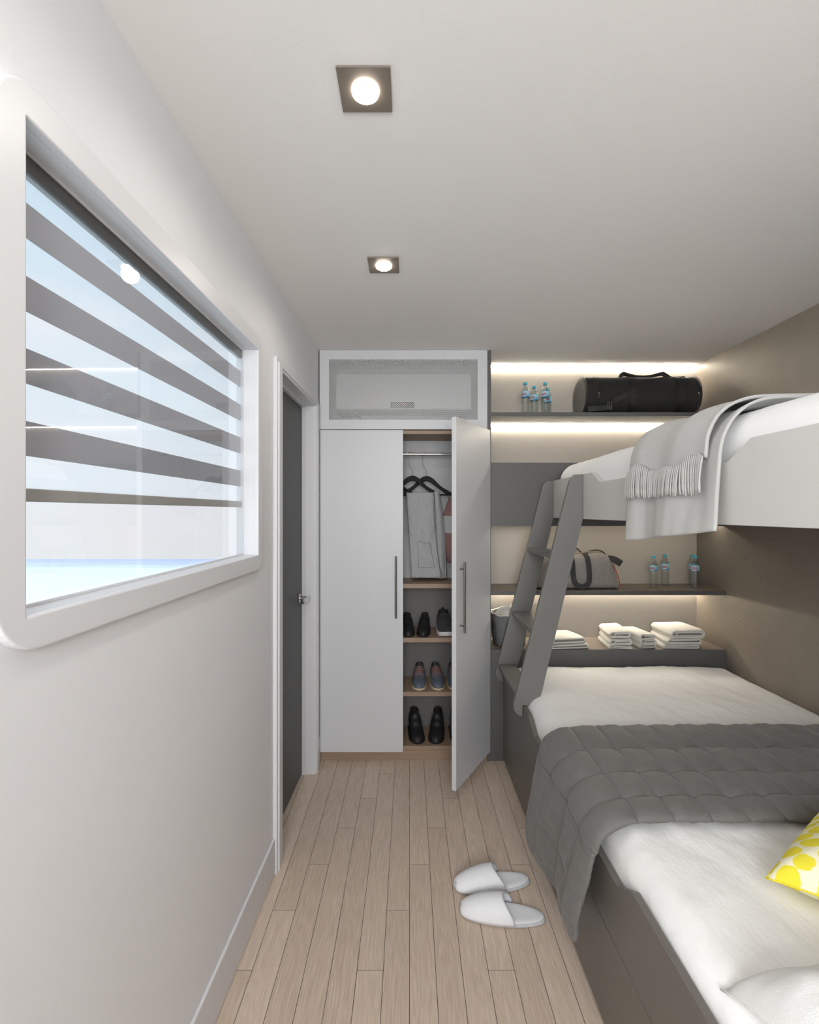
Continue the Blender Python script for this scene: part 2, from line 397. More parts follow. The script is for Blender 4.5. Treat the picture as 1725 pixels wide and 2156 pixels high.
for (x0, x1, z0, z1) in ((-.75, -.55, 0, CZ), (.65, RX, 0, CZ), (-.55, .65, 0, 1.12), (-.55, .65, 2.30, CZ)):
    b.box((x0, YB-.12, z0), (x1, YB, z1))
struct(b.build('wall_rear', M_WALL))
wr = MB()
for (x0, x1, z0, z1) in ((-.55, -.50, 1.12, 2.30), (.60, .65, 1.12, 2.30), (-.50, .60, 1.12, 1.17), (-.50, .60, 2.25, 2.30), (.03, .07, 1.17, 2.25)):
    wr.box((x0, YB-.1, z0), (x1, YB-.02, z1))
struct(wr.build('added_rear_window', M_TRIM, bevel=.003))  # unseen window frame, added and sized to go with the fill light

# window casing, lining and pane on the left wall
win = plate('window_1', rrect(.642, 1.245, 1.745, 2.078, [.055, .08, .085, .045], 10), [rrect(WY0, WZ0, WY1, WZ1, .001, 1)], 0, .018, W, M_TRIM, bevel=.004)
struct(win)
b = MB(); D1 = -.060
for (y0, y1, z0, z1) in ((WY0-.004, WY0+.0, WZ0, WZ1), (WY1, WY1+.004, WZ0, WZ1), (WY0, WY1, WZ0-.004, WZ0), (WY0, WY1, WZ1, WZ1+.004)):
    b.box((y0, z0, D1), (y1, z1, .002), xf=W)
ln = b.build('window_lining', M_TRIM, win)
# thin bead around the pane
g = .005
plate('glazing_bead', rrect(WY0, WZ0, WY1, WZ1, 0), [rrect(WY0+g, WZ0+g, WY1-g, WZ1-g, 0)], -.0385, -.0340, W, M_TRIM, win, bevel=.0008)
MB().box((WY0, WZ0, -.0370), (WY1, WZ1, -.0355), xf=W).build('window_pane', M_GLASS, win)

# zebra blind behind the pane
bl = thing('zebra_blind', 'grey and sheer striped roller blind lowered over the sea window', 'blind', W(1.2, WZ0, -.06))
MB().box((WY0+.001, 1.993, -.058), (WY1-.001, WZ1-.001, -.0395), xf=W).build('cassette', M_BLIND_D, bl, bevel=.002)
def sheer_mat():
    m = bpy.data.materials.new('sheer'); m.use_nodes = True; nt = m.node_tree; nt.nodes.clear(); K = nt.links.new
    o = N(nt, 'ShaderNodeOutputMaterial'); t = N(nt, 'ShaderNodeBsdfTransparent'); d = N(nt, 'ShaderNodeBsdfTranslucent'); d.inputs[0].default_value = (.9, .92, .95, 1)
    mx = N(nt, 'ShaderNodeMixShader'); mx.inputs[0].default_value = .16; K(t.outputs[0], mx.inputs[1]); K(d.outputs[0], mx.inputs[2]); K(mx.outputs[0], o.inputs[0]); return m
M_SHEER = sheer_mat()
bands = [(1.889, 1.946), (1.7715, 1.8285), (1.656, 1.7125), (1.540, 1.596)]
MB().box((WY0+.004, 1.47, -.0465), (WY1-.004, 2.01, -.0460), xf=W).build('sheer_fabric', M_SHEER, bl)
for z0, z1 in bands:
    MB().box((WY0+.004, z0, -.0450), (WY1-.004, z1, -.0440), xf=W).build('fabric_band', M_BLIND, bl)
MB().box((WY0+.003, 1.4665, -.050), (WY1-.003, 1.488, -.042), xf=W).build('bottom_bar', mat('blind_bar', (.70, .695, .68), .6), bl, bevel=.002)

# door in the left wall
dr = MB().box((DY0+.004, .008, -.10), (DY1-.004, DZ-.004, -.062), xf=W).build('door_1', M_DOOR, bevel=.0015); struct(dr)
hd = MB()
hz, hy = .985, 2.595
hd.tube([W(hy, hz, -.063), W(hy, hz, -.056)], .026, 20)
hd.tube([W(hy, hz, -.060), W(hy, hz, -.020), W(hy-.012, hz, -.012)], .010, 12)
hd.box((hy-.115, hz-.011, -.020), (hy+.010, hz+.011, -.006), xf=W)
hd.build('door_handle', M_CHROME, dr, bevel=.003, smooth='auto')
jm = MB()
for (y0, y1, z0, z1) in ((DY0-.004, DY0, 0, DZ), (DY1, DY1+.004, 0, DZ), (DY0, DY1, DZ, DZ+.004)):
    jm.box((y0, z0, -.155), (y1, z1, .003), xf=W)
jm.box((DY0, 0, -.155), (DY1, DZ, -.12), xf=W)
jm.box((DY1-.010, 0, -.061), (DY1, DZ, -.040), xf=W)
jm.box((DY0, DZ-.010, -.061), (DY1, DZ, -.040), xf=W)
struct(jm.build('trim_1', M_TRIM, bevel=.001))
cs = [(1.926, 0), (1.926, 2.067), (1.938, 2.079), (2.728, 2.079), (2.740, 2.067), (2.740, 0), (DY1, 0), (DY1, DZ), (DY0, DZ), (DY0, 0)]
struct(plate('trim_2', cs, [], 0, .016, W, M_TRIM, bevel=.003))
cs2 = [(1.944, 0), (1.944, 2.058), (2.722, 2.058), (2.722, 0), (DY1+.012, 0), (DY1+.012, DZ+.010), (DY0-.012, DZ+.010), (DY0-.012, 0)]
struct(plate('trim_3', cs2, [], .015, .022, W, M_TRIM, bevel=.0025))
for nm, y0, y1 in (('baseboard_left', YB, 1.926), ('baseboard_left_far', 2.740, 2.805)):
    struct(MB().box((y0, 0.003, 0), (y1, .143, .010), xf=W).build(nm, M_TRIM, bevel=.003))

# the sea outside and its far edge
SZ = -8.0; SYE = (CAMH-SZ)*FPX/(1177-1078)
def sea_mat():
    m = bpy.data.materials.new('sea_water'); m.use_nodes = True; nt = m.node_tree; b_ = nt.nodes['Principled BSDF']; K = nt.links.new
    g = N(nt, 'ShaderNodeNewGeometry'); s = N(nt, 'ShaderNodeSeparateXYZ'); K(g.outputs['Position'], s.inputs[0])
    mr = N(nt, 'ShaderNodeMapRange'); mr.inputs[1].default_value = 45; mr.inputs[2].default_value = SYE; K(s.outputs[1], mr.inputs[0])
    mp = N(nt, 'ShaderNodeMapping'); mp.inputs['Scale'].default_value = (.02, .22, 1); K(g.outputs['Position'], mp.inputs[0])
    n = N(nt, 'ShaderNodeTexNoise'); n.inputs['Scale'].default_value = 1.6; n.inputs['Detail'].default_value = 5; K(mp.outputs[0], n.inputs['Vector'])
    a = N(nt, 'ShaderNodeMath', operation='MULTIPLY_ADD'); a.inputs[1].default_value = .55; K(n.outputs[0], a.inputs[0])
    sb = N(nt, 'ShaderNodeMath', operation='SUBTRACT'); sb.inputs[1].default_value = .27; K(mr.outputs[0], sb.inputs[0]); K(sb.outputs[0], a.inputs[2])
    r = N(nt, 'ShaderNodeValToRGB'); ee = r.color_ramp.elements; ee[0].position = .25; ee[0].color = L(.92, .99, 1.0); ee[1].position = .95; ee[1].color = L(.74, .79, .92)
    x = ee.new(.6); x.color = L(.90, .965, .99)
    K(a.outputs[0], r.inputs[0]); K(r.outputs[0], b_.inputs['Base Color']); b_.inputs['Roughness'].default_value = .5; b_.inputs['Specular IOR Level'].default_value = .3
    return m
sea = box('sea', (-400, -60, SZ-.5), (80, SYE, SZ), sea_mat(), bevel=0)
tag(sea, 'pale turquoise sea stretching to the horizon outside the window', 'sea'); sea['kind'] = 'stuff'

# ------------------------------------------------------------------ recessed ceiling spots
M_LAMP = emis('lamp_glow', (1.0, .93, .82), 16)
def downlight():
    t = thing('recessed_spotlight', '', 'ceiling light', (0, 0, CZ), 0, 'square recessed ceiling spotlights')
    h = .0575; r = .031
    circ = [(r*math.cos(2*PI*i/40), r*math.sin(2*PI*i/40)) for i in range(40)]
    plate('bezel', rrect(-h, -h, h, h, .001, 1), [circ], -.0045, -.0005, lambda u, v, w: (u, v, CZ+w), M_BRONZE, t, bevel=.0006)
    MB().lathe([(.0305, -.003), (.0295, -.010), (.024, -.014), (.0, -.015)], 40).build('lamp_lens', M_LAMP, t, world=False, smooth=True)
    return t
def downlight_light(x, y, p):
    d = bpy.data.lights.new('spot_beam', 'SPOT'); d.energy = p; d.color = (1.0, .95, .88); d.spot_size = math.radians(170); d.spot_blend = .5; d.shadow_soft_size = .03
    o = bpy.data.objects.new('spot_beam', d); COL.objects.link(o); o.location = (x, y, CZ-.03)
lights = [(-.098, 1.828, 'far square ceiling spotlight, nearer the wardrobe'), (-.098, 1.0695, 'near square ceiling spotlight, largest in view'),
          (-.098, .31, 'third square ceiling spotlight, directly above the viewer'), (-.098, -.45, 'rear square ceiling spotlight, nearest the rear wall')]
proto = None
for x, y, lb in lights:
    if proto is None: o = proto = downlight()
    else: o = copy_tree(proto)
    o.location = (x, y, CZ); o['label'] = lb
    downlight_light(x, y, DOWN_POWER*10)

# ------------------------------------------------------------------ wardrobe
wd = thing('wardrobe', 'tall white two-door wardrobe with its right door standing open', 'wardrobe', (-.0, 2.95, 0))
XL, XM, XR = -.522, -.0372, .4517
ZT, ZD = 1.9265, .0564
BI = 3.084
b = MB()
b.box((XL, BF, .06), (XL+.018, BI, ZT)); b.box((XR-.018, BF, .06), (XR, BI, ZT))
b.box((XL, BI-.008, 1.0), (XR, BI, ZT))
b.build('carcass', M_IN, wd, bevel=.0008)
box('top_board', (XL+.018, BF, 1.905), (XR-.018, BI-.008, ZT), M_OAK, wd, bevel=.001)
box('bottom_board', (XL+.018, BF, .060), (XR-.018, BI-.008, .084), M_OAK, wd, bevel=.001)
box('plinth', (XL, BF+.001, 0), (XR, BF+.020, .0575), M_OAK, wd, bevel=.001)
for z in (1.030, .714, .399):
    box('shelf', (XL+.018, BF, z-.0255), (XR-.018, BI-.008, z), M_OAK, wd, bevel=.001)
MB().tube([(XL+.018, 2.955, 1.805), (XR-.018, 2.955, 1.805)], .0085, 14).build('hanging_rail', M_CHROME, wd, smooth='auto')
def pull(parent, p, out, L_=.357, z0=.839):
    b = MB(); p = Vector(p); out = Vector(out)
    b.tube([p+out*.026+Vector((0, 0, z0)), p+out*.026+Vector((0, 0, z0+L_))], .0058, 14)
    for z in (z0+.035, z0+L_-.035):
        b.tube([p+Vector((0, 0, z)), p+out*.026+Vector((0, 0, z))], .004, 10)
    return b.build('handle', M_STEEL, parent, smooth='auto')
d1 = box('door', (XL+.002, WF, ZD), (XM, BF-.001, ZT), M_WHITE, wd, bevel=.0015)
box('back_panel', (XL+.018, BI-.008, .084), (XR-.018, BI-.001, .999), mat('shaded_back', (.44, .425, .41), .6), wd, bevel=0)  # occlusion shade of the shoe compartments put into a darker back colour
pull(d1, (-.0785, WF, 0), (0, -1, 0))
H = Vector((.4750, 2.806, 0)); dd = Vector((-.512, -.859, 0)).normalized(); nn = Vector((.859, -.512, 0)).normalized(); DWd = .474
def dxf(u, w, z): return tuple(H+dd*u-nn*w+Vector((0, 0, z)))
d2 = MB().box((0, 0, ZD), (DWd, .0245, ZT), xf=dxf).build('door', M_WHITE, wd, bevel=.0015)
pull(d2, H+dd*(DWd-.048), nn)

# ventilated cabinet over the wardrobe
vc = thing('ventilated_cabinet', 'white cupboard with a perforated metal front above the wardrobe', 'cabinet', (-.03, 2.95, 1.93))
GX0, GX1, GZ0, GZ1 = -.467, .3952, 1.985, 2.336
V0, V1 = 1.9300, CZ-.001
plate('frame', rrect(XL, V0, XR, V1, 0), [rrect(GX0, GZ0, GX1, GZ1, 0)], 0, .02, lambda u, v, w: (u, WF+w, v), M_WHITE, vc, bevel=.001)
b = MB(); b.box((XL, BF, V0), (XL+.016, BI, V1)); b.box((XR-.016, BF, V0), (XR, BI, V1)); b.box((XL, BF, V0), (XR, BI, V0+.016)); b.box((XL, BI-.008, V0), (XR, BI, V1))
b.build('carcass', M_IN, vc, bevel=0)
b = MB(); rows = 61; cols = 128; ph = (GZ1-GZ0)/rows; pw = (GX1-GX0)/cols
for r in range(rows+1):
    z = GZ0+r*ph; sgn = 1 if r % 2 else -1
    top = []; bot = []
    for c in range(cols+1):
        zz = z+(.0015 if c % 2 else -.0015)*sgn; x = GX0+c*pw
        zz = min(max(zz, GZ0), GZ1)
        top.append((x, WF+.006, min(zz+.00135, GZ1))); bot.append((x, WF+.006, max(zz-.00135, GZ0)))
    n = cols+1
    b.add(bot+top, [(i, i+1, n+i+1, n+i) for i in range(cols)])
ms = b.build('mesh_panel', mat('grille_white', (.84, .84, .835), .4, metal=.0), vc)
md = ms.modifiers.new('s', 'SOLIDIFY'); md.thickness = .0012

ac = thing('air_conditioner', 'white air conditioner with a small dark display behind the perforated grille', 'air conditioner', (-.03, 2.95, 1.947))
prof = [(3.075, 2.05), (2.90, 2.05), (2.875, 2.065), (2.868, 2.12), (2.872, 2.22), (2.885, 2.275), (2.91, 2.296), (3.075, 2.30)]
MB().prism(prof, -.440, .370, lambda y, z, x: (x, y, z)).build('housing', M_WHITE, ac, bevel=.004, smooth='auto')
box('bracket', (-.30, 3.0, 1.947), (.24, 3.07, 2.05), M_IN, ac)
box('display', (-.112, 2.8655, 2.072), (.030, 2.872, 2.106), mat('display_black', (.05, .05, .055), .15), ac, bevel=.001)
v, f = text_mesh('24', .022, .0003)
mk('display_digits', [(-.032+x, 2.8650-z, 2.081+y) for x, y, z in v], f, emis('digit_red', (1, .15, .1), .6), ac)

# ------------------------------------------------------------------ shelving niche
struct(box('trim_4', (XR+.0005, 2.797, 0), (.474, BY-.002, CZ), M_GREY, bevel=.001))
sh1 = tag(box('wall_shelf', (.474, BF, 2.010), (RX, BY-.002, 2.033), M_GREY, bevel=.001), 'uppermost thin dark shelf carrying the black duffel bag', 'shelf')
sh2 = tag(MB().box((.474, BF-.01, .966), (RX, BY-.002, .9895)).box((.474, BF-.006, .9890), (RX-.001, BY-.003, .9906), 1).build('wall_shelf', [M_GREY, M_OAKD], bevel=.0008), 'middle dark shelf under the upper bunk carrying the grey holdall', 'shelf')
pn = thing('bunk_end_panel', 'dark grey panel behind the foot of the upper bunk', 'panel', (1.16, 2.95, 1.37))
box('front_board', (.474, BF, 1.368), (RX, BF+.02, 1.738), M_GREY, pn, bevel=.001)
box('top_board', (.474, BF+.02, 1.718), (RX, BY-.002, 1.738), M_GREY, pn, bevel=.001)
box('bottom_board', (.474, BF+.02, 1.384), (RX, BY-.002, 1.398), M_BACK, pn, bevel=.001)
lb_ = thing('low_shelf_unit', 'dark grey boxed shelf unit at the foot of the lower bunk holding towels', 'shelf unit', (1.16, 2.95, 0))
box('front_board', (.474, BF-.008, 0), (RX-.004, BF+.012, .648), M_GREY, lb_, bevel=.001)
box('top_board', (.474, BF+.012, .628), (RX-.002, BY-.002, .647), M_OAKD, lb_, bevel=.001)

M_LED = emis('led_glow', (1.0, .90, .74), LED_STRENGTH)
for i, (z, lab, x1) in enumerate(((CZ, 'glowing light strip along the top of the niche at the ceiling', RX), (2.010, 'glowing light strip under the uppermost shelf', RX), (.966, 'glowing light strip under the middle shelf above the towels', RX), (1.384, 'dim light strip tucked under the panel behind the upper bunk foot', RX))):
    t = thing('led_strip', lab, 'light strip', (1.16, 3.08, z), 0, 'light strips in the shelving niche')
    yy = BY if i < 3 else 2.868
    box('channel', (.476, yy-.016, z-.003), (x1-.002, yy-.001, z-.0005), M_CHROME, t, bevel=0)
    box('diffuser', (.478, yy-.012, z-.0055), (x1-.004, yy-.003, z-.003), M_LED if i < 3 else emis('led_dim', (1.0, .90, .74), LED_STRENGTH*.22), t, bevel=0)

# ------------------------------------------------------------------ bunk beds
YN = .56
def rail_poly(zb, zh, zl):
    return [(YN, zb), (2.800, zb), (2.800, zh), (2.213, zh), (2.205, zh-.001), (2.112, zl+.001), (2.104, zl), (1.268, zl), (1.260, zl+.001), (1.180, zh-.001), (1.172, zh), (YN, zh)]
lbd = thing('lower_bunk', 'wide lower bunk bed with dark grey side board and white sheet', 'bed', (1.2, 1.7, 0))
plate('side_rail', rail_poly(.302, .518, .467), [], 0, .019, lambda y, z, w: (.545+w, y, z), M_BED, lbd, bevel=.0015)
box('drawer_front', (.545, YN, .018), (.564, 2.800, .2995), M_BED, lbd, bevel=.002)
box('plinth', (.560, YN, 0), (.580, 2.80, .03), M_BED, lbd, bevel=0)
box('foot_board', (.545, YN-.02, 0), (RX-.002, YN, .60), M_BED, lbd)
box('base', (.566, YN, .26), (RX-.002, 2.80, .29), M_BED, lbd, bevel=0)
def mattress2(x0, x1, y0, y1, z0, z1, rad, crown, name, m, parent, wr=.003):
    b = MB(); nt_, ny = 84, 140; rings = []
    cx = (x0+x1)/2; nside, narc, ntop = 4, 9, 60
    for j in range(ny+1):
        y = y0+(y1-y0)*j/ny; e = min(y-y0, y1-y); q = max(0, 1-e/rad); k = 1-math.sqrt(max(0, 1-q*q))
        a0, a1, zt = x0+k*rad*.7, x1-k*rad*.7, z1-k*rad*.9
        pts = [(a0, z0+(zt-rad-z0)*i/nside) for i in range(nside)]
        pts += [(a0+rad-rad*math.cos(PI/2*i/narc), zt-rad+rad*math.sin(PI/2*i/narc)) for i in range(narc)]
        pts += [(a0+rad+(a1-a0-2*rad)*i/ntop, zt) for i in range(ntop)]
        pts += [(a1-rad+rad*math.sin(PI/2*i/narc), zt-rad+rad*math.cos(PI/2*i/narc)) for i in range(narc+1)]
        pts += [(a1, z0+(zt-rad-z0)*(nside-i)/nside) for i in range(1, nside+1)]
        ring = []
        for px, pz in pts:
            t = min(1, abs(px-cx)/((x1-x0)/2)); w = min(1, max(0, (pz-z0)/(z1-z0)-.3)*2)
            pz += crown*(1-t**4)*w+w*wr*(noise.noise(Vector((px*4, y*3.2, 1.3)))+.7*noise.noise(Vector((px*13+y*4, y*7, 4.2)))+.35*noise.noise(Vector((px*30-y*12, y*22, 2))))
            px += .004*noise.noise(Vector((pz*9, y*4, 9)))*(1 if px < x0+rad else 0)
            ring.append((px, y, pz))
        rings.append(ring)
    b.loft(rings)
    return b.build(name, m, parent, smooth=True)
mattress2(.566, RX-.008, YN+.01, 2.795, .29, .560, .075, .012, 'mattress', M_SHEET, lbd, wr=.006)

ubd = thing('upper_bunk', 'upper bunk bed with pale grey side board and bright white mattress', 'bed', (1.33, 1.7, 1.416))
plate('side_rail', rail_poly(1.416, 1.632, 1.583), [], 0, .019, lambda y, z, w: (.835+w, y, z), M_RAIL_UP, ubd, bevel=.0015)
box('base', (.856, YN, 1.4165), (RX-.002, 2.803, 1.437), M_GREY, ubd, bevel=0)
box('end_board', (.835, YN-.02, 1.416), (RX-.002, YN, 1.632), M_RAIL_UP, ubd)
mattress2(.858, RX-.008, YN+.01, 2.795, 1.437, 1.697, .07, .050, 'mattress', M_SHEETW, ubd, wr=.004)

# ladder
ld = thing('bunk_ladder', 'grey three-step wooden ladder leaning from lower bunk to upper bunk', 'ladder', (.6, 2.5, .468))
def stringer_poly():
    P = [(.5435, .5205), (.5435, .466), (.530, .470), (.512, .482), (.502, .500), (.499, .520), (.770, 1.600), (.778, 1.618), (.793, 1.630), (.8335, 1.632), (.8335, 1.4165), (.640, .600), (.618, .5205)]
    return P
for y0 in (2.310, 2.784):
    plate('side_board', stringer_poly(), [], 0, .022, lambda x, z, w, y0=y0: (x, y0+w, z), M_LADDER, ld, bevel=.002)
for z in (1.244, .878, .572):
    xl = .499+(z-.520)*.25093
    box('step', (xl+.002, 2.332, z-.022), (xl+.100, 2.784, z), M_LADDER, ld, bevel=.0015)

# ------------------------------------------------------------------ grey quilt over the lower bunk
QY0, QY1 = 1.335, 1.905
def quilt_path(s):
    """s metres from wall (0) leftwards; returns point (x,z) and outward normal"""
    flat = 1.835-.640; r = .085
    zt = .583
    if s < flat: return (1.835-s, zt+.010*(1-((1.24-(1.835-s))/.62)**2 if True else 0)), (0, 1)
    s2 = s-flat; arc = r*PI*.5*1.12
    if s2 < arc:
        a = s2/arc*PI/2*1.0
        return (.640-r*1.32*math.sin(a), zt-r*(1-math.cos(a))), (-math.sin(a), math.cos(a))
    s3 = s2-arc
    return (.640-r*1.32-.004-.030*min(1, s3/.25)**.7, zt-r-s3), (-1, 0)
QL = (1.835-.640)+.085*PI*.5*1.12+.315
ylines = [1.335, 1.425, 1.560, 1.715, 1.905]
def quilt(u, v):
    s = u*QL; y = QY0+(QY1-QY0)*v
    (x, z), (nx, nz) = quilt_path(s)
    i = 0
    while i < 3 and y > ylines[i+1]: i += 1
    fy = (y-ylines[i])/(ylines[i+1]-ylines[i])
    sx_ = (s-(1.835-.636))/(.1015 if s < 1.835-.636 else .155); fx = sx_-math.floor(sx_)
    puff = .0215*(max(0, math.sin(PI*fx))**.34)*(max(0, math.sin(PI*min(1, max(0, fy))))**.42)
    crs = .0035*noise.noise(Vector((s*22+y*8, y*14, 3)))*(1 if puff > .004 else .3)+.0025*noise.noise(Vector((s*50, y*18, 7)))
    side = max(0, s-(1.835-.60))
    puff *= 1-.5*min(1, side*6)
    y2 = y+.012*noise.noise(Vector((s*4, 0, 5)))
    # the hanging side flares and shifts toward the far end
    y2 += side*.10*(v)+side*.055
    lift = .012*math.sin(v*PI)*min(1, side*4)
    x2 = x+nx*(puff+crs+lift)+(-.018*min(1, side*3)*math.sin(v*9+1) if side > 0 else 0)
    z2 = z+nz*(puff+crs)+(side*.0)
    if side > .2: z2 += (v < .5)*(.5-v)*.10*(side-.2)/.2
    return (x2, y2, max(z2, .02))
b = MB(); b.grid(quilt, 360, 130, thick=.012)
q = b.build('quilt', M_QUILT, None, smooth=True)
tag(q, 'dark grey quilted bedspread draped across the lower bunk and down its side', 'bedspread')

# ------------------------------------------------------------------ throw over the upper bunk
def throw_path(s, lay):
    """s from hem (0) upward over the rail then inward; lay lifts the upper layer"""
    P = [(.806, 1.345), (.812, 1.45), (.818, 1.55), (.822, 1.625), (.838, 1.672), (.868, 1.710), (.910, 1.738), (.965, 1.745), (1.10, 1.748), (1.35, 1.753), (1.60, 1.750), (1.78, 1.725)]
    tot = 0; 
    for a, c in zip(P, P[1:]):
        d = math.hypot(c[0]-a[0], c[1]-a[1])
        if s <= tot+d or c == P[-1]:
            t = (s-tot)/d; x = a[0]+(c[0]-a[0])*t; z = a[1]+(c[1]-a[1])*t; nx, nz = -(c[1]-a[1])/d, (c[0]-a[0])/d
            return x, z, nx, nz
        tot += d
TL = .28+.05+.048+.05+.056+.135+.25+.25+.18
def smooth_path(s, lay):
    acc = [0, 0, 0, 0]
    for k in (-.03, -.015, 0, .015, .03):
        r = throw_path(max(0, s+k), lay)
        for i in range(4): acc[i] += r[i]/5
    if s < .03: r = throw_path(s, lay); return r
    return acc
throw = thing('throw_blanket', 'light grey fringed throw folded over the upper bunk side board', 'blanket', (1.0, 1.5, 1.70))
def tfold(y, s): return .006*math.sin(y*26+s*3)+.010*noise.noise(Vector((y*5, s*1.6, 2)))+.004*noise.noise(Vector((y*18, s*5, 8)))
def under(u, v):
    s = .0+u*TL; x, z, nx, nz = smooth_path(s, 0)
    hang = max(0, 1-s/.33)
    yl, yr = 1.775-.03*hang, 1.262+.0*hang
    y = yr+(yl-yr)*v
    k = tfold(y, s)+.004
    zz = z+nz*k
    if s < .05: zz += 0
    zz += hang**2*(.055*(1-v)-.0)   # hem rises to the near side
    if hang > .9: zz += 0
    xx = x+nx*k-.02*hang*abs(math.sin(v*4.0))
    return (xx, y, zz)
MB().grid(under, 130, 60, thick=.007).build('lower_layer', M_THROW, throw, smooth=True)
S_UP = .248
def over(u, v):
    s = S_UP+u*(TL-S_UP-.0); x, z, nx, nz = smooth_path(s, 1)
    y = 1.300+(1.745-1.300)*v+.01*math.sin(s*6)
    k = tfold(y, s)*.8+.014+.012*min(1, max(0, (s-.27))/.10)+.007*noise.noise(Vector((y*6, s*4, 12)))
    zz = z+nz*k; xx = x+nx*k-.004
    if u < .08: zz += (1-u/.08)*.012*(math.sin(v*9+.4)+.6*math.sin(v*17))
    return (xx, y, zz)
MB().grid(over, 120, 60, thick=.008).build('upper_layer', M_THROW, throw, smooth=True)
b = MB(); nT = 50
for i in range(nT):
    v = (i+.5)/nT; p = Vector(over(0, v)); ph_ = .012*math.sin(v*11)+R.uniform(-.004, .004)
    ln_ = .098+.012*math.sin(v*9+.4)+.007*math.sin(v*17)+R.uniform(-.004, .004)
    pts = []
    for k in range(7):
        t = k/6
        pts.append((p.x-.004-.008*t-.004*math.sin(t*3), p.y-ph_*t*.8+.005*math.sin(i*1.7)*t, p.z+.004-ln_*t))
    b.tube(pts, [.0024, .0032, .0030, .0032, .0026, .0038, .0030], 6)
b.build('fringe', M_THROW, throw, smooth=True)

# ------------------------------------------------------------------ cushions and pillows
def pillow_mesh(lx, ly, th, n=44, wr=.006, seed=0, droop=0, dent=0):
    b = MB()
    def surf(sg):
        def f(u, v):
            a, c = 2*u-1, 2*v-1
            x = a*lx/2*(1-.06*(1-c*c)*abs(a)); y = c*ly/2*(1-.06*(1-a*a)*abs(c))
            h = (max(0, (1-a**4))*max(0, (1-c**4)))**.55*th/2
            edge = (1-a**6)*(1-c**6)
            h += (wr*noise.noise(Vector((a*3+seed, c*3, sg)))+wr*.5*noise.noise(Vector((a*9+seed, c*7, sg))))*edge
            if dent and sg > 0: h -= dent*edge*(math.exp(-((a+.42+.25*c)/.13)**2)+.7*math.exp(-((a-.35+.5*c)/.16)**2))
            return (x, y, sg*h*(1 if sg > 0 else .62)-droop*(a*a*c*c+.35*max(abs(a), abs(c))**4))
        return f
    b.grid(surf(1), n, n); b.grid(surf(-1), n, n)
    return b
def pillow(name, lx, ly, th, loc, rot, m, label, cat, group=None, seed=0, trim=None, droop=0, dent=0, wr=.006):
    t = thing(name, label, cat, loc, 0, group); t.rotation_euler = rot
    b = pillow_mesh(lx, ly, th, seed=seed, droop=droop, dent=dent, wr=wr); b.build('cover', m, t, smooth=True, world=False)
    sm = MB(); pts = []
    for i in range(80):
        k = i/80*4; s_ = int(k); q = k-s_; a, c = [(-1+2*q, -1), (1, -1+2*q), (1-2*q, 1), (-1, 1-2*q)][s_]
        pts.append((a*lx/2*(1-.06*(1-c*c)*abs(a)), c*ly/2*(1-.06*(1-a*a)*abs(c)), -droop*(a*a*c*c+.35*max(abs(a), abs(c))**4)))
    sm.tube(pts, .0022, 6, closed=True); sm.build('seam', trim or m, t, smooth=True, world=False)
    return t
def yellow_mat():
    m = bpy.data.materials.new('yellow_dots'); m.use_nodes = True; nt = m.node_tree; b_ = nt.nodes['Principled BSDF']; K = nt.links.new
    tc = N(nt, 'ShaderNodeTexCoord'); mp = N(nt, 'ShaderNodeMapping'); mp.inputs['Scale'].default_value = (24, 19, 0); mp.inputs['Rotation'].default_value = (0, 0, .75)
    K(tc.outputs['Object'], mp.inputs[0])
    vo = N(nt, 'ShaderNodeTexVoronoi'); vo.feature = 'F1'; vo.inputs['Scale'].default_value = 1; vo.inputs['Randomness'].default_value = .25; K(mp.outputs[0], vo.inputs['Vector'])
    nz = N(nt, 'ShaderNodeTexNoise'); nz.inputs['Scale'].default_value = 60; K(tc.outputs['Object'], nz.inputs['Vector'])
    ad = N(nt, 'ShaderNodeMath', operation='MULTIPLY_ADD'); ad.inputs[1].default_value = .22; K(nz.outputs[0], ad.inputs[0]); K(vo.outputs[0], ad.inputs[2])
    r = N(nt, 'ShaderNodeValToRGB'); r.color_ramp.elements[0].position = .535; r.color_ramp.elements[1].position = .57
    r.color_ramp.elements[1].color = L(.95, .93, .80); r.color_ramp.elements[0].color = L(.93, .87, .22)
    K(ad.outputs[0], r.inputs[0]); K(r.outputs[0], b_.inputs['Base Color']); b_.inputs['Roughness'].default_value = .85
    return m
pillow('cushion', .42, .42, .145, (1.115, 1.062, .636), (0, 0, math.radians(36)), yellow_mat(), 'yellow and cream dotted cushion lying on the lower bunk', 'cushion', seed=3, trim=mat('yellow_edge', (.93, .85, .2), .8), droop=.022)
pillow('pillow', .80, .44, .17, (.985, .682, .622), (0, 0, math.radians(-1)), M_PILLOW, 'large rumpled white pillow at the head of the lower bunk', 'pillow', None, 5, droop=.055, dent=.022, wr=.016)

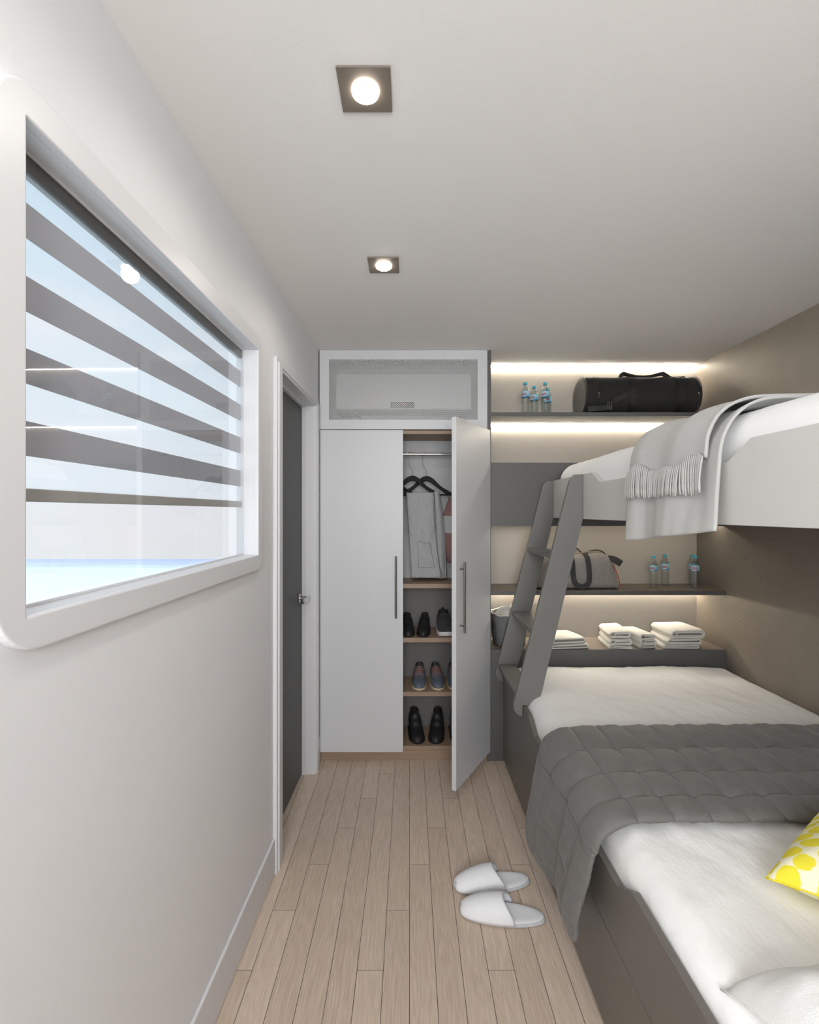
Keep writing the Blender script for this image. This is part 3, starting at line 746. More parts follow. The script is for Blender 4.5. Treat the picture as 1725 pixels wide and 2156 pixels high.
# ------------------------------------------------------------------ slippers
def slipper(label, loc, rz, mirror=1):
    t = thing('slipper', label, 'slipper', loc, rz, 'pair of white hotel slippers')
    Ln, Wd = .300, .108
    def outline(s, inset=0):   # s 0..1 toe(-x) to heel(+x), returns half-widths
        w = Wd/2*(max(0, math.sin(PI*min(1, max(0, s))**.96))**.34)
        w *= (1.0 if s < .4 else 1-.03*((s-.4)/.6)**1.0)
        return max(0, w-inset)
    def ring(inset, z, n=40):
        pts = []
        for i in range(n+1):
            s = .5-.5*math.cos(PI*i/n); x = -Ln/2+inset+(Ln-2*inset)*s; pts.append((x, -outline(s, inset)*1.0, z))
        for i in range(n-1, 0, -1):
            s = .5-.5*math.cos(PI*i/n); x = -Ln/2+inset+(Ln-2*inset)*s; pts.append((x, outline(s, inset)*.94, z))
        return pts
    b = MB(); b.loft([ring(.006, 0), ring(.001, .003), ring(0, .007), ring(.002, .011), ring(.006, .0125)]); b.build('sole', M_SLIPT, t, smooth='auto', world=False, angle=60)
    b = MB(); b.loft([ring(.006, .011), ring(.005, .0145), ring(.009, .017), ring(.02, .0165)]); b.build('footbed', M_SLIP, t, smooth='auto', world=False, angle=60)
    def vamp(off):
        def f(u, v):
            s = u*.63; a = PI*v
            sl = s+ (.125*math.sin(a)**1.3*u*-1.0)  # opening curves
            x = -Ln/2+Ln*sl; w = outline(sl)
            h = .012+.048*(math.sin(PI/2*min(1, u*1.02))**.62)
            y = -math.cos(a)*(w-.001+off)
            z = .009+(h+off)*math.sin(a)**.75
            if u < .02: z = .009+.004*math.sin(a)
            return (x-off*.5, y, z)
        return f
    MB().grid(vamp(0), 26, 28, thick=-.004).build('vamp', M_SLIP, t, smooth=True, world=False)
    f0 = vamp(.001)
    MB().tube([f0(1, i/28) for i in range(29)], .0026, 6).build('trim_band', M_SLIPT, t, smooth=True, world=False)
    return t
slipper('white terry slipper nearer the camera on the wood floor', (.333, 1.728, 0), math.radians(-6.5))
slipper('white terry slipper on the wood floor farther away, partly behind its pair', (.322, 1.872, 0), math.radians(8))

# ------------------------------------------------------------------ bottles
def label_mat():
    m = bpy.data.materials.new('bottle_label'); m.use_nodes = True; nt = m.node_tree; b_ = nt.nodes['Principled BSDF']; K = nt.links.new
    tc = N(nt, 'ShaderNodeTexCoord'); s = N(nt, 'ShaderNodeSeparateXYZ'); K(tc.outputs['Object'], s.inputs[0])
    n = N(nt, 'ShaderNodeTexNoise'); n.inputs['Scale'].default_value = 60; K(tc.outputs['Object'], n.inputs['Vector'])
    mr = N(nt, 'ShaderNodeMapRange'); mr.inputs[1].default_value = .102; mr.inputs[2].default_value = .134; K(s.outputs[2], mr.inputs[0])
    a = N(nt, 'ShaderNodeMath', operation='MULTIPLY_ADD'); a.inputs[1].default_value = .5; K(n.outputs[0], a.inputs[0]); K(mr.outputs[0], a.inputs[2])
    r = N(nt, 'ShaderNodeValToRGB'); r.color_ramp.elements[0].position = .2; r.color_ramp.elements[0].color = L(.28, .58, .76); r.color_ramp.elements[1].position = 1; r.color_ramp.elements[1].color = L(.62, .83, .88)
    K(a.outputs[0], r.inputs[0]); K(r.outputs[0], b_.inputs['Base Color']); b_.inputs['Roughness'].default_value = .4; return m
def bottle():
    t = thing('water_bottle', '', 'bottle', (0, 0, 0))
    r = .0245
    prof = [(.002, .003), (.016, .001), (.0225, .001), (r, .005), (r, .012)]
    z = .012
    while z < .090:
        prof += [(r, z+.002), (r-.0016, z+.0045), (r-.0016, z+.0058), (r, z+.0085)]; z += .0098
    prof += [(r-.003, .095), (r-.003, .099), (r, .102), (r, .138), (r-.001, .143), (.020, .152), (.0145, .163), (.0105, .172), (.0098, .176), (.0098, .184)]
    MB().lathe(prof, 28).build('bottle_body', M_PET, t, smooth=True, world=False)
    lb = MB().lathe([(r+.0004, .1035), (r+.0004, .137)], 32).build('label', label_mat(), t, smooth=True, world=False)
    v, f = text_mesh('Ozk', .0215, .0002); R0 = r+.0008
    def wrap(p, a0, z0, sk=.12):
        x, y, z = p; a = a0+(x)/R0; return ((R0+z)*math.sin(a), -(R0+z)*math.cos(a), z0+y+x*sk)
    mk('print', [wrap(p, -.75, .1135) for p in v], f, M_RED, lb, world=False)
    bb = MB(); bb.grid(lambda u, w: wrap((-.012+u*.022, w*.0028, 0), -.75, .1065), 8, 1); bb.build('print_line', mat('label_white', (.92, .93, .94), .5), lb, world=False)
    cp = []
    MB().lathe([(.0, .1925), (.0105, .1925), (.0118, .191), (.0118, .180), (.0112, .179), (.0098, .179)], 24).build('cap', M_CAP, t, smooth='auto', world=False)
    return t
bp = bottle()
def at(px, y): return (px-862.5)/FPX*y
spots = [(1106.5, 2.885, 2.0331, .05, 'left water bottle on the uppermost shelf', 'bottles on the uppermost shelf'),
         (1125, 2.965, 2.0331, -.1, 'middle water bottle on the uppermost shelf, set back', 'bottles on the uppermost shelf'),
         (1148.5, 2.885, 2.0331, .0, 'right front water bottle on the uppermost shelf', 'bottles on the uppermost shelf'),
         (1153.5, 3.015, 2.0331, .3, 'water bottle on the uppermost shelf hidden behind the right front one', 'bottles on the uppermost shelf'),
         (1376, 2.925, .9907, -.05, 'leftmost water bottle on the middle shelf', 'bottles on the middle shelf'),
         (1400.5, 3.005, .9907, .1, 'second water bottle from left on the middle shelf, set back', 'bottles on the middle shelf'),
         (1459, 3.005, .9907, -.1, 'rear water bottle of the pair near right wall, middle shelf', 'bottles on the middle shelf'),
         (1464.5, 2.92, .9907, .05, 'front water bottle of the pair near right wall, middle shelf', 'bottles on the middle shelf')]
for i, (px, y, z, rz, lab, grp) in enumerate(spots):
    o = bp if i == 0 else copy_tree(bp)
    o.location = (at(px, y), y, z); o.rotation_euler = (0, 0, rz); o['label'] = lab; o['group'] = grp

# ------------------------------------------------------------------ black duffel bag
db = thing('duffel_bag', 'black cylindrical duffel bag with shoulder strap on uppermost shelf', 'bag', (1.39, 2.945, 2.033))
Dy, Dz, rY, rZ = 2.945, 2.033+.117, .118, .117
def duf(x, sc=1.0, seed=0):
    out = []
    for i in range(40):
        a = 2*PI*i/40; c, s = math.cos(a), math.sin(a)
        y = math.copysign(abs(c)**.88, c)*rY*sc; z = math.copysign(abs(s)**.88, s)*rZ*sc
        w = .0035*noise.noise(Vector((x*9, c*2+seed, s*2)))
        out.append((x, Dy+y*(1+w*4), max(2.0335, Dz+z*(1+w*4))))
    return out
X0, X1 = 1.036, 1.728
b = MB(); b.loft([duf(X0+.012, .55), duf(X0+.006, .80), duf(X0+.003, .93), duf(X0+.008, .985)]+[duf(X0+.02+(X1-X0-.04)*i/30, 1.0) for i in range(31)]+[duf(X1-.010, .975), duf(X1-.002, .90), duf(X1, .72), duf(X1-.006, .4)])
b.build('body', M_BLACKF, db, smooth=True)
def ringpts(x, sc=1.01, a0=-100, a1=200, n=40):
    out = []
    for i in range(n+1):
        a = math.radians(a0+(a1-a0)*i/n); c, s = math.cos(a), math.sin(a)
        out.append((x, Dy+math.copysign(abs(c)**.88, c)*rY*sc, max(2.0345, Dz+math.copysign(abs(s)**.88, s)*rZ*sc)))
    return out
for x in (X0+.010, X0+.095, X1-.078, X1-.008):
    b = MB(); b.tube(ringpts(x, 1.004, 0, 358, 60), .0022, 6); b.build('piping', M_BLACKL, db, smooth=True)
def nrm_r(pts): return lambda i: Vector((0, pts[i][1]-Dy, pts[i][2]-Dz))
for x in (1.315, 1.60):
    p = ringpts(x, 1.004, 70, 268, 40); b = MB(); b.strap(p, .036, .0025, nrm_r(p)); b.build('webbing', M_BLACKL, db)
# top handles
for yy in (-.012,):
    hp = [(1.268, Dy-.035, Dz+rZ-.012), (1.285, Dy-.02, Dz+rZ+.014), (1.305, Dy-.012, Dz+rZ+.026), (1.335, Dy-.01, Dz+rZ+.018), (1.38, Dy-.01, Dz+rZ+.010), (1.43, Dy-.01, Dz+rZ+.008), (1.48, Dy-.01, Dz+rZ+.012), (1.520, Dy-.01, Dz+rZ+.022), (1.545, Dy-.01, Dz+rZ+.026), (1.575, Dy-.03, Dz+rZ-.004), (1.60, Dy-.05, Dz+rZ-.020)]
    b = MB(); b.tube(hp, [.010, .012, .014, .012, .009, .008, .009, .012, .015, .014, .010], 8, flat=(.9, 1.3)); b.build('carry_handle', M_BLACKL, db, smooth=True)
# shoulder strap across the front
sp = []
for i in range(31):
    t = i/30; x = 1.665-(1.665-1.19)*t; a = math.radians(92+(112)*t)
    sp.append((x, Dy+math.cos(a)*rY*1.035, Dz+math.sin(a)*rZ*1.035))
sp = [(x, y, max(z, 2.037)) for x, y, z in sp]
b = MB(); b.strap(sp, .030, .003, nrm_r(sp)); b.build('shoulder_strap', M_BLACKL, db)
b = MB(); b.strap([(1.19, Dy-rY*1.06, 2.062), (1.10, Dy-rY*1.05, 2.058), (1.05, Dy-rY*.96, 2.055)], .03, .003, (0, -1, 0)); b.build('shoulder_strap', M_BLACKL, db)
def ringrect(cx, cy, cz, w, h): return [(cx-w, cy, cz-h), (cx+w, cy, cz-h), (cx+w, cy, cz+h), (cx-w, cy, cz+h)]
b = MB(); b.tube(ringrect(1.172, Dy-rY*1.09, 2.072, .010, .020), .0018, 6, closed=True); b.tube([(1.172, Dy-rY*1.09, 2.052), (1.172, Dy-rY*1.09, 2.092)], .0015, 6)
b.build('buckle', M_CHROME, db)
for x in (X0+.075, X1-.030):
    b = MB(); zp = ringpts(x, 1.010, 95, 185, 20); b.tube(zp, .0018, 6)
    zz = b.build('zip', M_BLACKL, db, smooth=True)
    b = MB(); y = Dy-rY*1.045; b.tube([(x, y, Dz-.004), (x, y, Dz-.030)], .0032, 6, flat=(.5, 1)); b.tube([(x, y, Dz+.002), (x, y, Dz-.006)], .0045, 6)
    b.build('zip_pull', M_CHROME, zz)
for (x, z) in ((X0+.030, Dz+.085), (1.680, Dz+rZ+.004)):
    yc = Dy-.055 if x < 1.2 else Dy-.01
    b = MB(); b.tube([(x-.010+.012*math.cos(a/10*2*PI), yc, z+.009*math.sin(a/10*2*PI)) for a in range(10)], .0018, 6, closed=True)
    b.tube([(x-.004, yc, z-.006), (x+(-.016 if x < 1.2 else .035), yc-.009, z-.030 if x < 1.2 else z)], .003, 6)
    b.build('clasp', M_CHROME, db)

# ------------------------------------------------------------------ grey tweed holdall
gb = thing('holdall_bag', 'grey tweed holdall with black straps on the middle shelf', 'bag', (1.0, 2.935, .9906))
GZ = .9912
def gring(x, hw, hh, seed=0):
    out = []; n = 36
    for i in range(n):
        a = 2*PI*i/n-PI/2; c, s = math.cos(a), math.sin(a)
        y = math.copysign(abs(c)**.6, c)*hw*(1-.28*(s*.5+.5)); z = math.copysign(abs(s)**.55, s)*hh
        out.append((x+.04*(0), 2.935+y+.004*noise.noise(Vector((x*8, s*3, c*3))), GZ+hh+z))
    return out
b = MB(); rs = []
GX = [(.742, .02, .02), (.746, .095, .075), (.765, .108, .090), (.80, .110, .096), (.88, .110, .101), (.98, .110, .104), (1.08, .110, .106), (1.13, .110, .108), (1.17, .109, .106)]
for x, hw, hh in GX: rs.append(gring(x, hw, hh))
# slanting right end
for k, (dx, hh) in enumerate(((1.19, .100), (1.21, .080), (1.232, .05), (1.245, .02))):
    rs.append(gring(dx, .108-.006*k, hh))
b.loft(rs); b.build('body', M_TWEED, gb, smooth=True)
def gpt(x, zf, out=.0):   # point on front face at x, fraction of height
    hh = .104; z = GZ+.208*zf; hw = .110*(1-.28*zf); return (x, 2.935-hw*(1 if .05 < zf < .9 else .85)-out, z)
p = [gpt(1.052, 1.0, -.03), gpt(1.054, .93, .004), gpt(1.056, .8, .006), gpt(1.058, .6, .008), gpt(1.058, .4, .009), gpt(1.052, .22, .010), gpt(1.036, .14, .011), gpt(1.010, .10, .011), gpt(.985, .14, .011), gpt(.968, .25, .010), gpt(.962, .5, .009), gpt(.962, .8, .006), gpt(.964, 1.0, -.03)]
def cr(P, m=5):
    out = []; P = [Vector(q) for q in P]
    for i in range(len(P)-1):
        p0, p1, p2, p3 = P[max(0, i-1)], P[i], P[i+1], P[min(len(P)-1, i+2)]
        for j in range(m):
            t = j/m; out.append(.5*((2*p1)+(-p0+p2)*t+(2*p0-5*p1+4*p2-p3)*t*t+(-p0+3*p1-3*p2+p3)*t**3))
    out.append(P[-1]); return out
b = MB(); b.strap(cr(p), .030, .003, (0, -1, 0)); b.build('carry_strap', M_DARKFAB, gb)
p = [(.90, 2.97, GZ+.195), (.93, 2.965, GZ+.225), (.985, 2.96, GZ+.238), (1.03, 2.96, GZ+.232), (1.062, 2.96, GZ+.20)]
b = MB(); b.strap(cr(p), .028, .003, (0, -.3, 1)); b.build('carry_strap', M_DARKFAB, gb)
zp = [(1.06, 2.90, GZ+.206), (1.09, 2.905, GZ+.222), (1.13, 2.91, GZ+.228), (1.17, 2.915, GZ+.218), (1.205, 2.915, GZ+.180), (1.22, 2.915, GZ+.150)]
b = MB(); b.tube(cr(zp), .004, 6, flat=(1, 1)); b.build('zip', M_DARKFAB, gb, smooth=True)
b = MB(); b.tube(cr([(.78, 2.905, GZ+.190), (.9, 2.90, GZ+.203), (1.02, 2.90, GZ+.210), (1.07, 2.897, GZ+.217), (1.12, 2.897, GZ+.222), (1.165, 2.90, GZ+.214)]), .003, 6)
b.build('piping', mat('tan_piping', (.62, .54, .44), .7), gb, smooth=True)
b = MB(); b.tube(cr([(1.205, 2.85, GZ+.150), (1.222, 2.838, GZ+.10), (1.236, 2.832, GZ+.05), (1.240, 2.836, GZ+.015)]), .003, 6); b.build('piping', mat('orange_piping', (.72, .27, .12), .6), gb, smooth=True)
b = MB(); b.loft([[(1.21+.002*k, 2.86+.15*math.sin(a)*0+.09*(1+math.cos(a)), GZ+.075+.075*math.sin(a)) for a in [2*PI*i/16 for i in range(16)]] for k in (0, 8)])
b.build('end_pocket', M_DARKFAB, gb, smooth='auto')
b = MB(); b.strap(cr([(1.195, 2.89, GZ+.178), (1.215, 2.875, GZ+.176), (1.245, 2.865, GZ+.160), (1.258, 2.865, GZ+.150)]), .040, .007, (.2, -1, .1)); b.build('grab_tab', M_DARKFAB, gb)

# ------------------------------------------------------------------ laundry basket
lk = thing('laundry_basket', 'grey fabric laundry basket with pale rim on low shelf by wardrobe', 'basket', (.60, 2.925, .648))
def bk(z, rx, ry, n=36): return [(.605+rx*math.copysign(abs(math.cos(2*PI*i/n))**.7, math.cos(2*PI*i/n)), 2.935+ry*math.copysign(abs(math.sin(2*PI*i/n))**.7, math.sin(2*PI*i/n)), z+.003*math.sin(i*1.3)) for i in range(n)]
b = MB(); b.loft([bk(.649, .082, .085), bk(.655, .092, .096), bk(.70, .098, .102), bk(.77, .103, .108), bk(.835, .104, .110), bk(.838, .100, .106), bk(.78, .097, .103), bk(.70, .090, .095)], caps=True)
b.build('fabric_body', mat('basket_felt', (.42, .42, .425), .9, bump=.6, bscale=120, var=.15, vscale=60), lk, smooth=True)
b = MB(); b.tube(bk(.838, .102, .108), .0045, 6, closed=True); b.build('rim', mat('rim_cream', (.80, .78, .72), .7), lk, smooth=True)
b = MB(); b.tube(cr([(.512, 2.88, .80), (.506, 2.868, .76), (.505, 2.862, .72), (.512, 2.862, .685)]), .006, 6, flat=(1, .5)); b.build('side_handle', M_DARKFAB, lk, smooth=True)
b = MB()
def lump(u, v):
    a = u*2*PI; r = v; rr = .092*r
    return (.605+rr*math.cos(a), 2.935+rr*1.05*math.sin(a), .815+.065*(1-r**3)+.022*noise.noise(Vector((math.cos(a)*r*2.2, math.sin(a)*r*2.2, 4)))*(1-r*.5))
b.grid(lump, 48, 14); lo_ = b.build('laundry', M_TOWEL, None, smooth=True)
lo_.location = (0, 0, 0); tag(lo_, 'white crumpled linen heaped inside the grey basket', 'linen')

# ------------------------------------------------------------------ folded towels
def towel_prof(w, h, turns=2):
    """centre line of a flat spiral, outer size w x h"""
    pts = []; hw, hh = w/2, h/2; th = h/(2*turns+1)
    for k in range(turns*2):
        off = th*(k)/1.0*.5
        r = hh-th/2-off; 
        if r <= th*.3: break
        cx = hw-hh
        if k % 2 == 0:
            pts += [(-cx, -r), (cx, -r)]
            pts += [(cx+r*math.sin(a), -r*math.cos(a)) for a in [PI*i/8 for i in range(1, 8)]]
        else:
            r2 = r+th*.5
            pts += [(cx, r2*1.0), (-cx+.01*k, r2)]
            pts += [(-cx+.01*k-r*math.sin(a), r*math.cos(a)) for a in [PI*i/8 for i in range(1, 8)]]
    return pts
TW = 0
def towel(name, w, d, h, loc, rz, label, group, tilt=0, seed=0, cat='towel', turns=2):
    pr = towel_prof(w, h, turns); th = h/(2*turns+1)*.86
    # ribbon of the spiral
    n = len(pr); outl = []; inl = []
    for i, p in enumerate(pr):
        a = pr[max(0, i-1)]; c = pr[min(n-1, i+1)]; tx, tz = c[0]-a[0], c[1]-a[1]; l = math.hypot(tx, tz) or 1
        nx, nz = tz/l, -tx/l; outl.append((p[0]+nx*th/2, p[1]+nz*th/2)); inl.append((p[0]-nx*th/2, p[1]-nz*th/2))
    poly = outl+inl[::-1]
    b = MB(); K = 14; rings = []
    for k in range(K+1):
        y = -d/2+d*k/K; e = min(k, K-k)/K
        sc = 1-.05*max(0, 1-e*9)
        rg = []
        for (x, z) in poly:
            wv = .0035*noise.noise(Vector((x*10+seed, y*9, z*20)))
            sagx = .006*math.sin(y*11+seed)
            rg.append((x*sc+sagx, y, max(-h/2, z*sc+wv+.004*math.sin(x*14+seed)*(z > 0))))
        rings.append(rg)
    b.loft(rings)
    o = b.build(name, M_TOWEL, None, smooth='auto', angle=50)
    o.location = (loc[0], loc[1], loc[2]+h/2+.0006); o.rotation_euler = (0, tilt, rz)
    tag(o, label, cat, group); return o
z0 = .6475
# left flat cloth pile (behind ladder)
towel('towel', .250, .220, .026, (.925, 2.925, z0), .10, 'flat folded white towel, bottom of left pile by the ladder', 'left towel pile', seed=1, turns=1)
towel('towel', .235, .200, .030, (.915, 2.935, z0+.0275), .18, 'flat folded white towel, top of left pile by the ladder', 'left towel pile', seed=2, turns=1)
# middle stack: long towels turned diagonally
for i, (w, h, dx) in enumerate(((.150, .020, 0), (.150, .038, .002), (.145, .040, -.004))):
    zz = z0+sum((.020, .038, .040)[:i])+.0015*i
    towel('towel', w, .225, h, (1.245+dx, 2.930, zz), -.12+.03*i, ('bottom', 'middle', 'topmost')[i]+' white folded towel in the left column of middle stack', 'middle towel stack', seed=4+i)
for i, h in enumerate((.022, .028, .032)):
    zz = z0+sum((.022, .028, .032)[:i])+.0015*i
    towel('towel', .115, .200, h, (1.388, 2.93, zz), .10, ('bottom', 'middle', 'topmost')[i]+' white folded towel in the right column of middle stack', 'middle towel stack', seed=8+i)
for i, (w, h) in enumerate(((.225, .024), (.225, .034), (.230, .048))):
    zz = z0+sum((.024, .034, .048)[:i])+.0015*i
    towel('towel', w, .225, h, (1.600+.01*i, 2.930, zz), -.05+.05*i, ('bottom', 'middle', 'topmost')[i]+' white folded towel in the right stack beside the dark wall', 'right towel stack', seed=12+i)

# ------------------------------------------------------------------ clothes in the wardrobe
def hanger(label, x, y, half, rz):
    t = thing('coat_hanger', label, 'hanger', (x, y, 1.55), rz, 'black hangers on the wardrobe rail')
    s = half/.155
    top = []; bot = []
    # crescent shoulder outline in (x,z), local z 0 = bar
    up = [(0, .122), (.020, .119), (.045, .103), (.065, .082), (.085, .062), (.110, .045), (.135, .032), (.152, .018), (.156, .006), (.150, .0)]
    dn = [(.130, .004), (.110, .018), (.080, .042), (.045, .068), (.020, .086), (0, .092)]
    right = up+dn; poly = [(a*s, c) for a, c in right]+[(-a*s, c) for a, c in reversed(right[1:-1])]
    plate('shoulder_bar', poly, [], -.009, .009, lambda u, v, w: (x+u, y+w, 1.55+v), M_BLACK, t, bevel=.006)
    MB().tube([(x-.14*s, y, 1.556), (x+.14*s, y, 1.556)], .0045, 8).build('trouser_bar', M_BLACK, t, smooth='auto')
    hk = [(x, y, 1.668), (x, y, 1.690), (x-.004, y, 1.702), (x-.016, y, 1.716), (x-.022, y, 1.735)]
    zr = 1.805; 
    hk = [(x, y, 1.668), (x, y, 1.700), (x-.006, y, 1.714), (x-.018, y, 1.730), (x-.024, y, 1.752), (x-.024, y, 1.786)]
    hk += [(x-.013+.0125*math.cos(a)*1.0, y, zr+.001+.0125*math.sin(a)) for a in [PI-PI*i/8 for i in range(1, 9)]]
    hk += [(x, y, 1.797)]
    MB().tube(cr(hk, 3), .0016, 6).build('hook', M_CHROME if False else M_STEEL, t, smooth=True)
    return t
hx1 = at(868.7, 2.945); hx2 = at(898.5, 2.975); hx3 = at(820, 2.99)
hanger('black coat hanger on the left holding grey trousers', hx1, 2.945, .154, 0)
hanger('black coat hanger at far left, only its end showing past the closed door', hx3, 3.005, .154, 0)
hanger('black coat hanger on the right on the wardrobe rail', hx2, 2.975, .154, 0)
# grey trousers folded over the left hanger's bar
tr = thing('trousers', 'light grey trousers folded over the left black hanger', 'trousers', (.03, 2.94, 1.06))
tx0, tx1 = at(857.5, 2.93), at(912, 2.93)
def ty(x, z, o): return o+.006*math.sin(x*70)+.006*noise.noise(Vector((x*14, z*9, 2)))
def leg_front(u, v):   # u down, v across
    z = 1.567-u*(1.567-1.052); x0_ = tx0+.030*u; x1_ = tx1+.050*u-.01*math.sin(u*PI)
    x = x0_+(x1_-x0_)*v; bul = .014*math.sin(PI*v)**.5
    return (x, 2.925-bul*.6-.004*math.sin(v*9+u*3)+.010*noise.noise(Vector((x*18, z*8, 1)))+.004*noise.noise(Vector((x*50+z*20, z*22, 5))), z)
MB().grid(leg_front, 60, 26, thick=-.010).build('front_leg', M_TROUS, tr, smooth=True)
def leg_side(u, v):
    z = 1.575-u*(1.575-1.045); x0_ = tx1-.008+.030*u; x1_ = tx1+.030+.055*u+.014*math.sin(u*PI)
    x = x0_+(x1_-x0_)*v; return (x, 2.945+.010*math.sin(v*PI*2.2+u*2)+.004*noise.noise(Vector((x*25, z*9, 6))), z)
MB().grid(leg_side, 60, 20, thick=-.010).build('rear_leg', M_TROUS, tr, smooth=True)
def pk(u, v):
    x, y, z = leg_front(.57+u*.31, .30+v*.46+.10*u*(v-.5)); return (x, y-.0125, z-.014*v*(1-u)+.010*(1-v)*0)
MB().grid(pk, 10, 10, thick=.005).build('back_pocket', M_TROUS, tr)
b = MB()
b.tube([Vector(pk(u, v))+Vector((0, -.0008, 0)) for u, v in [(0, i/6) for i in range(7)]+[(i/8, 1) for i in range(1, 9)]+[(1, 1-i/6) for i in range(1, 7)]+[(1-i/8, 0) for i in range(1, 8)]], .0009, 5, closed=True)
b.build('pocket_seam', mat('seam_grey', (.33, .33, .33), .9), tr)
b = MB(); b.tube([Vector(leg_front(i/30, .985))+Vector((.001, -.0105, 0)) for i in range(31)], .0012, 5); b.build('side_seam', MATS['seam_grey'], tr)
# pink and pale grey knit hanging beside the trousers
sw = thing('knit_top', 'dusty pink and pale grey knitted top hanging behind the open door', 'top', (.27, 2.97, 1.15))
def kn(z0_, z1_, x0f, x1f, yo, ph=0):
    def f(u, v):
        z = z0_+(z1_-z0_)*u; a, c = x0f(u), x1f(u); x = a+(c-a)*v
        return (x, 3.015-yo*math.sin(PI*min(1, v*.9+.05))**.6+.004*noise.noise(Vector((x*20, z*14, ph))), z)
    return f
xa = at(930, 2.95)
MB().grid(kn(1.535, 1.40, lambda u: xa+.062-.055*u, lambda u: xa+.17, .030), 20, 16, thick=-.02).build('pink_yoke', M_PINK, sw, smooth=True)
MB().grid(kn(1.425, 1.27, lambda u: xa+.010-.012*math.sin(PI*u), lambda u: xa+.17, .034), 20, 16, thick=-.02).build('pale_band', M_PALE, sw, smooth=True)
MB().grid(kn(1.32, 1.145, lambda u: xa-.004+.060*u**1.8+.010*(1-min(1, u*5)), lambda u: xa+.17, .042), 20, 16, thick=-.02).build('pink_body', M_PINK, sw, smooth=True)
MB().tube([(at(945, 2.975), 3.01, 1.53), (at(945, 2.975)+.03, 3.01, 1.60), (at(945, 2.975)+.05, 2.99, 1.7), (at(945, 2.975)+.05, 2.955, 1.796)], .002, 6).build('hanging_loop', M_PINK, sw)

# ------------------------------------------------------------------ shoes
def shoe(name, label, loc, rz, upm, solem, group, high=.0, laces=None, L_=.235, Wd=.074, sole_t=.016, collar=True, sneaker=False, liner=None):
    t = thing(name, label, 'shoe', loc, rz, group)
    # local: toe at -y, heel +y
    def hwid(s):  # s 0 toe .. 1 heel
        w = Wd/2*math.sin(PI/2*min(1, s*2.0+.34))**.8*(1-.24*max(0, (s-.35)/.65))
        if s < .13: w *= max(.12, math.sqrt(max(0, 1-((.13-s)/.13)**2)))
        if s > .90: w *= max(.12, math.sqrt(max(0, 1-((s-.90)/.10)**2)))
        return w
    def hgt(s):
        pts = [(0, .022), (.06, .036), (.2, .048), (.35, .060), (.5, .084+high*.3), (.62, .104+high*.8), (.75, .100+high), (.9, .104+high), (1, .098+high)]
        for (a, c), (a2, c2) in zip(pts, pts[1:]):
            if s <= a2: q = (s-a)/(a2-a); q = q*q*(3-2*q); return c+(c2-c)*q
        return pts[-1][1]
    def ring(s, m=22):
        w, h = hwid(s), hgt(s); out = []; y = -L_/2+L_*s
        for i in range(m):
            a = 2*PI*i/m; c, sn = math.cos(a), math.sin(a)
            z = sole_t*.7+(h-sole_t*.7)*(.5+.5*sn) if True else 0
            k = .5+.5*sn
            ww = w*(abs(c)**.75)*(1-.36*k**2.2*(1 if s > .3 else .8))
            out.append((math.copysign(ww, c), y, z))
        return out
    ss = [0.0, .015, .04, .08]+[.12+.86*i/20 for i in range(21)]+[1.0]
    b = MB(); b.loft([[(p[0]*.6, p[1], p[2]*.8+.004) for p in ring(.0)]]+[ring(s) for s in ss[1:]]); b.build('upper', upm, t, smooth=True, world=False)
    def sring(off, z, m=26):
        left = []; 
        for i in range(m+1):
            s = .5-.5*math.cos(PI*i/m); left.append((-(hwid(s)+off)*1.0, -L_/2-off+(L_+2*off)*s, z+(.006 if sneaker and s < .12 else 0)*(1-s/.12 if s < .12 else 0)))
        return left+[(-x, y, zz) for x, y, zz in reversed(left[1:-1])]
    b = MB(); b.loft([sring(.000, 0), sring(.0015, .002), sring(.002, sole_t*.7), sring(.0005, sole_t)]); b.build('sole', solem, t, smooth='auto', angle=50, world=False)
    # opening: dark lining ellipse at the collar
    b = MB(); cy = -L_/2+L_*.79; zt = .094+high; rg = []
    for k, (rs_, dz) in enumerate(((1.0, -.004), (1.0, .0015), (.86, .001), (.72, -.014))):
        rg.append([(hwid(.8)*.66*rs_*math.cos(a), cy+L_*.165*rs_*math.sin(a), zt+dz+(.006 if math.sin(a) > 0 else -.004)*abs(math.sin(a))) for a in [2*PI*i/24 for i in range(24)]])
    b.loft(rg); b.build('collar', liner or mat('shoe_lining', (.06, .06, .06), .9), t, smooth=True, world=False)
    if sneaker or laces:
        b = MB(); lm = laces
        for k in range(5):
            s = .40+.045*k; w = hwid(s)*.55; h = hgt(s); y = -L_/2+L_*s
            b.tube([(-w, y+.004, h-.006), (-w*.5, y, h+.0015), (0, y-.001, h+.003), (w*.5, y, h+.0015), (w, y+.004, h-.006)], .0013, 6)
        for sg in (-1, 1):
            b.tube([(sg*hwid(.38+.03*i)*.62, -L_/2+L_*(.38+.03*i), hgt(.38+.03*i)-.010) for i in range(9)], .0008, 6)
        b.build('laces', lm, t, smooth=True, world=False)
    if sneaker:
        b = MB(); b.tube([(0, cy+.02, zt), (0, cy+.026, zt+.014), (0, cy+.034, zt+.016), (0, cy+.04, zt+.002)], .0045, 8); b.build('heel_tab', M_BLACK, t, smooth=True, world=False)
    return t
M_BLK_SHOE = mat('black_leather', (.14, .14, .145), .45, bump=.2, bscale=120)
M_BLK_SOLE = mat('black_rubber', (.09, .09, .09), .6)
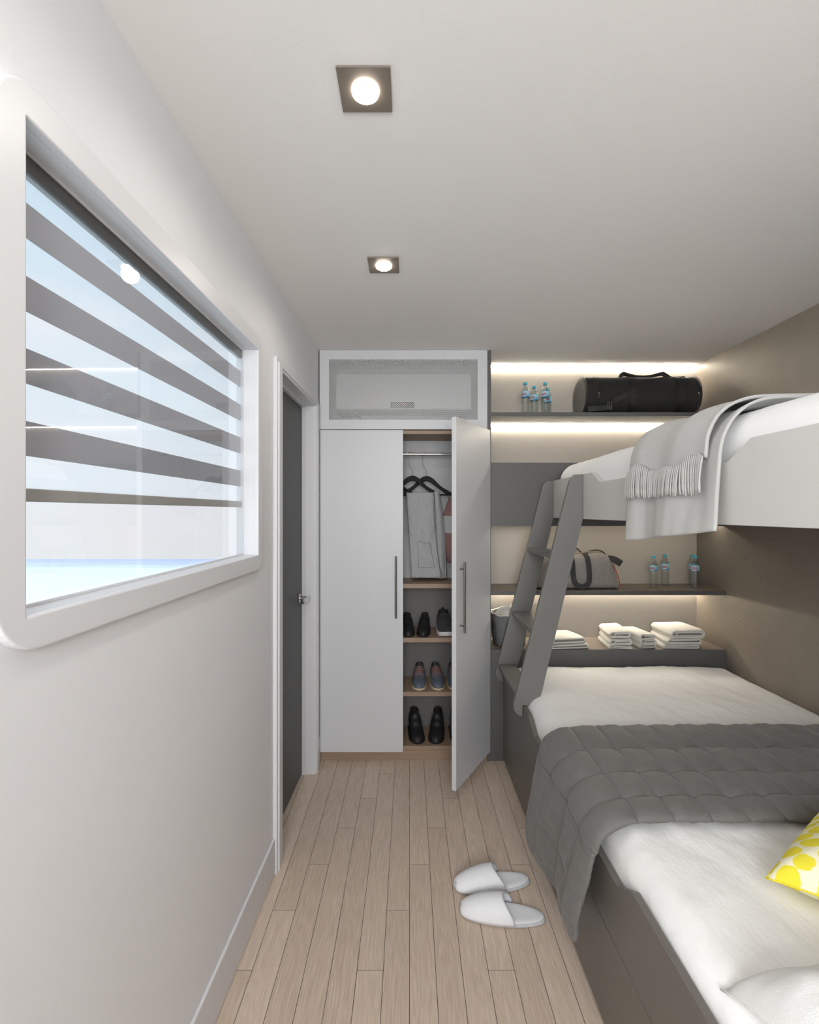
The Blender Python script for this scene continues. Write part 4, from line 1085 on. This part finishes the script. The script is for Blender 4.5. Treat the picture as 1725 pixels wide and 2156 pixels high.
M_BLUE_SHOE = mat('slate_leather', (.36, .39, .44), .5, bump=.15, bscale=90)
M_CREAM = mat('cream_welt', (.78, .72, .60), .6)
M_ORANGE = mat('orange_lace', (.74, .42, .17), .7)
M_KNIT = mat('charcoal_knit', (.30, .30, .30), .9, bump=.8, bscale=300, var=.5, vscale=260)
M_WSOLE = mat('white_foam', (.86, .86, .86), .6)
def sx2(px, y=2.90): return at(px, y)
G2 = 'shoes on the upper shoe shelf'
shoe('shoe', 'black shoe at far left of upper shoe shelf, half hidden by door', (sx2(858.5), 2.945, .7145), .05, M_BLK_SHOE, M_BLK_SOLE, G2, Wd=.080)
shoe('shoe', 'black shoe in the middle of the upper shoe shelf', (sx2(893.5), 2.945, .7145), -.10, M_BLK_SHOE, M_BLK_SOLE, G2, Wd=.080)
shoe('sneaker', 'dark grey knit sneaker with white sole on the upper shoe shelf', (sx2(938), 2.945, .7145), .06, M_KNIT, M_WSOLE, G2, Wd=.108, laces=M_BLACK, sneaker=True, sole_t=.024, high=.02)
G3 = 'blue-grey lace-up shoes on the middle shoe shelf'
for px, rz, lab in ((883.5, -.04, 'left blue-grey shoe with orange laces on middle shoe shelf'), (920.5, .05, 'centre blue-grey shoe with orange laces on middle shoe shelf'), (957, .0, 'right blue-grey shoe on middle shoe shelf, mostly hidden by open door')):
    shoe('shoe', lab, (sx2(px), 2.945, .3995), rz, M_BLUE_SHOE, M_CREAM, G3, laces=M_ORANGE, Wd=.086, sole_t=.012)
G4 = 'boots on the wardrobe floor'
for px, rz, lab in ((876, .12, 'left black ankle boot on the wardrobe bottom board'), (921, -.14, 'right black ankle boot on the wardrobe bottom board')):
    shoe('ankle_boot', lab, (sx2(px), 2.945, .0845), rz, M_BLK_SHOE, M_BLK_SOLE, G4, Wd=.094, high=.033)
shoe('ankle_boot', 'slate boot on the wardrobe bottom board, nearly hidden by open door', (sx2(964), 2.945, .0845), .05, M_BLUE_SHOE, M_BLK_SOLE, G4, Wd=.094, high=.03)
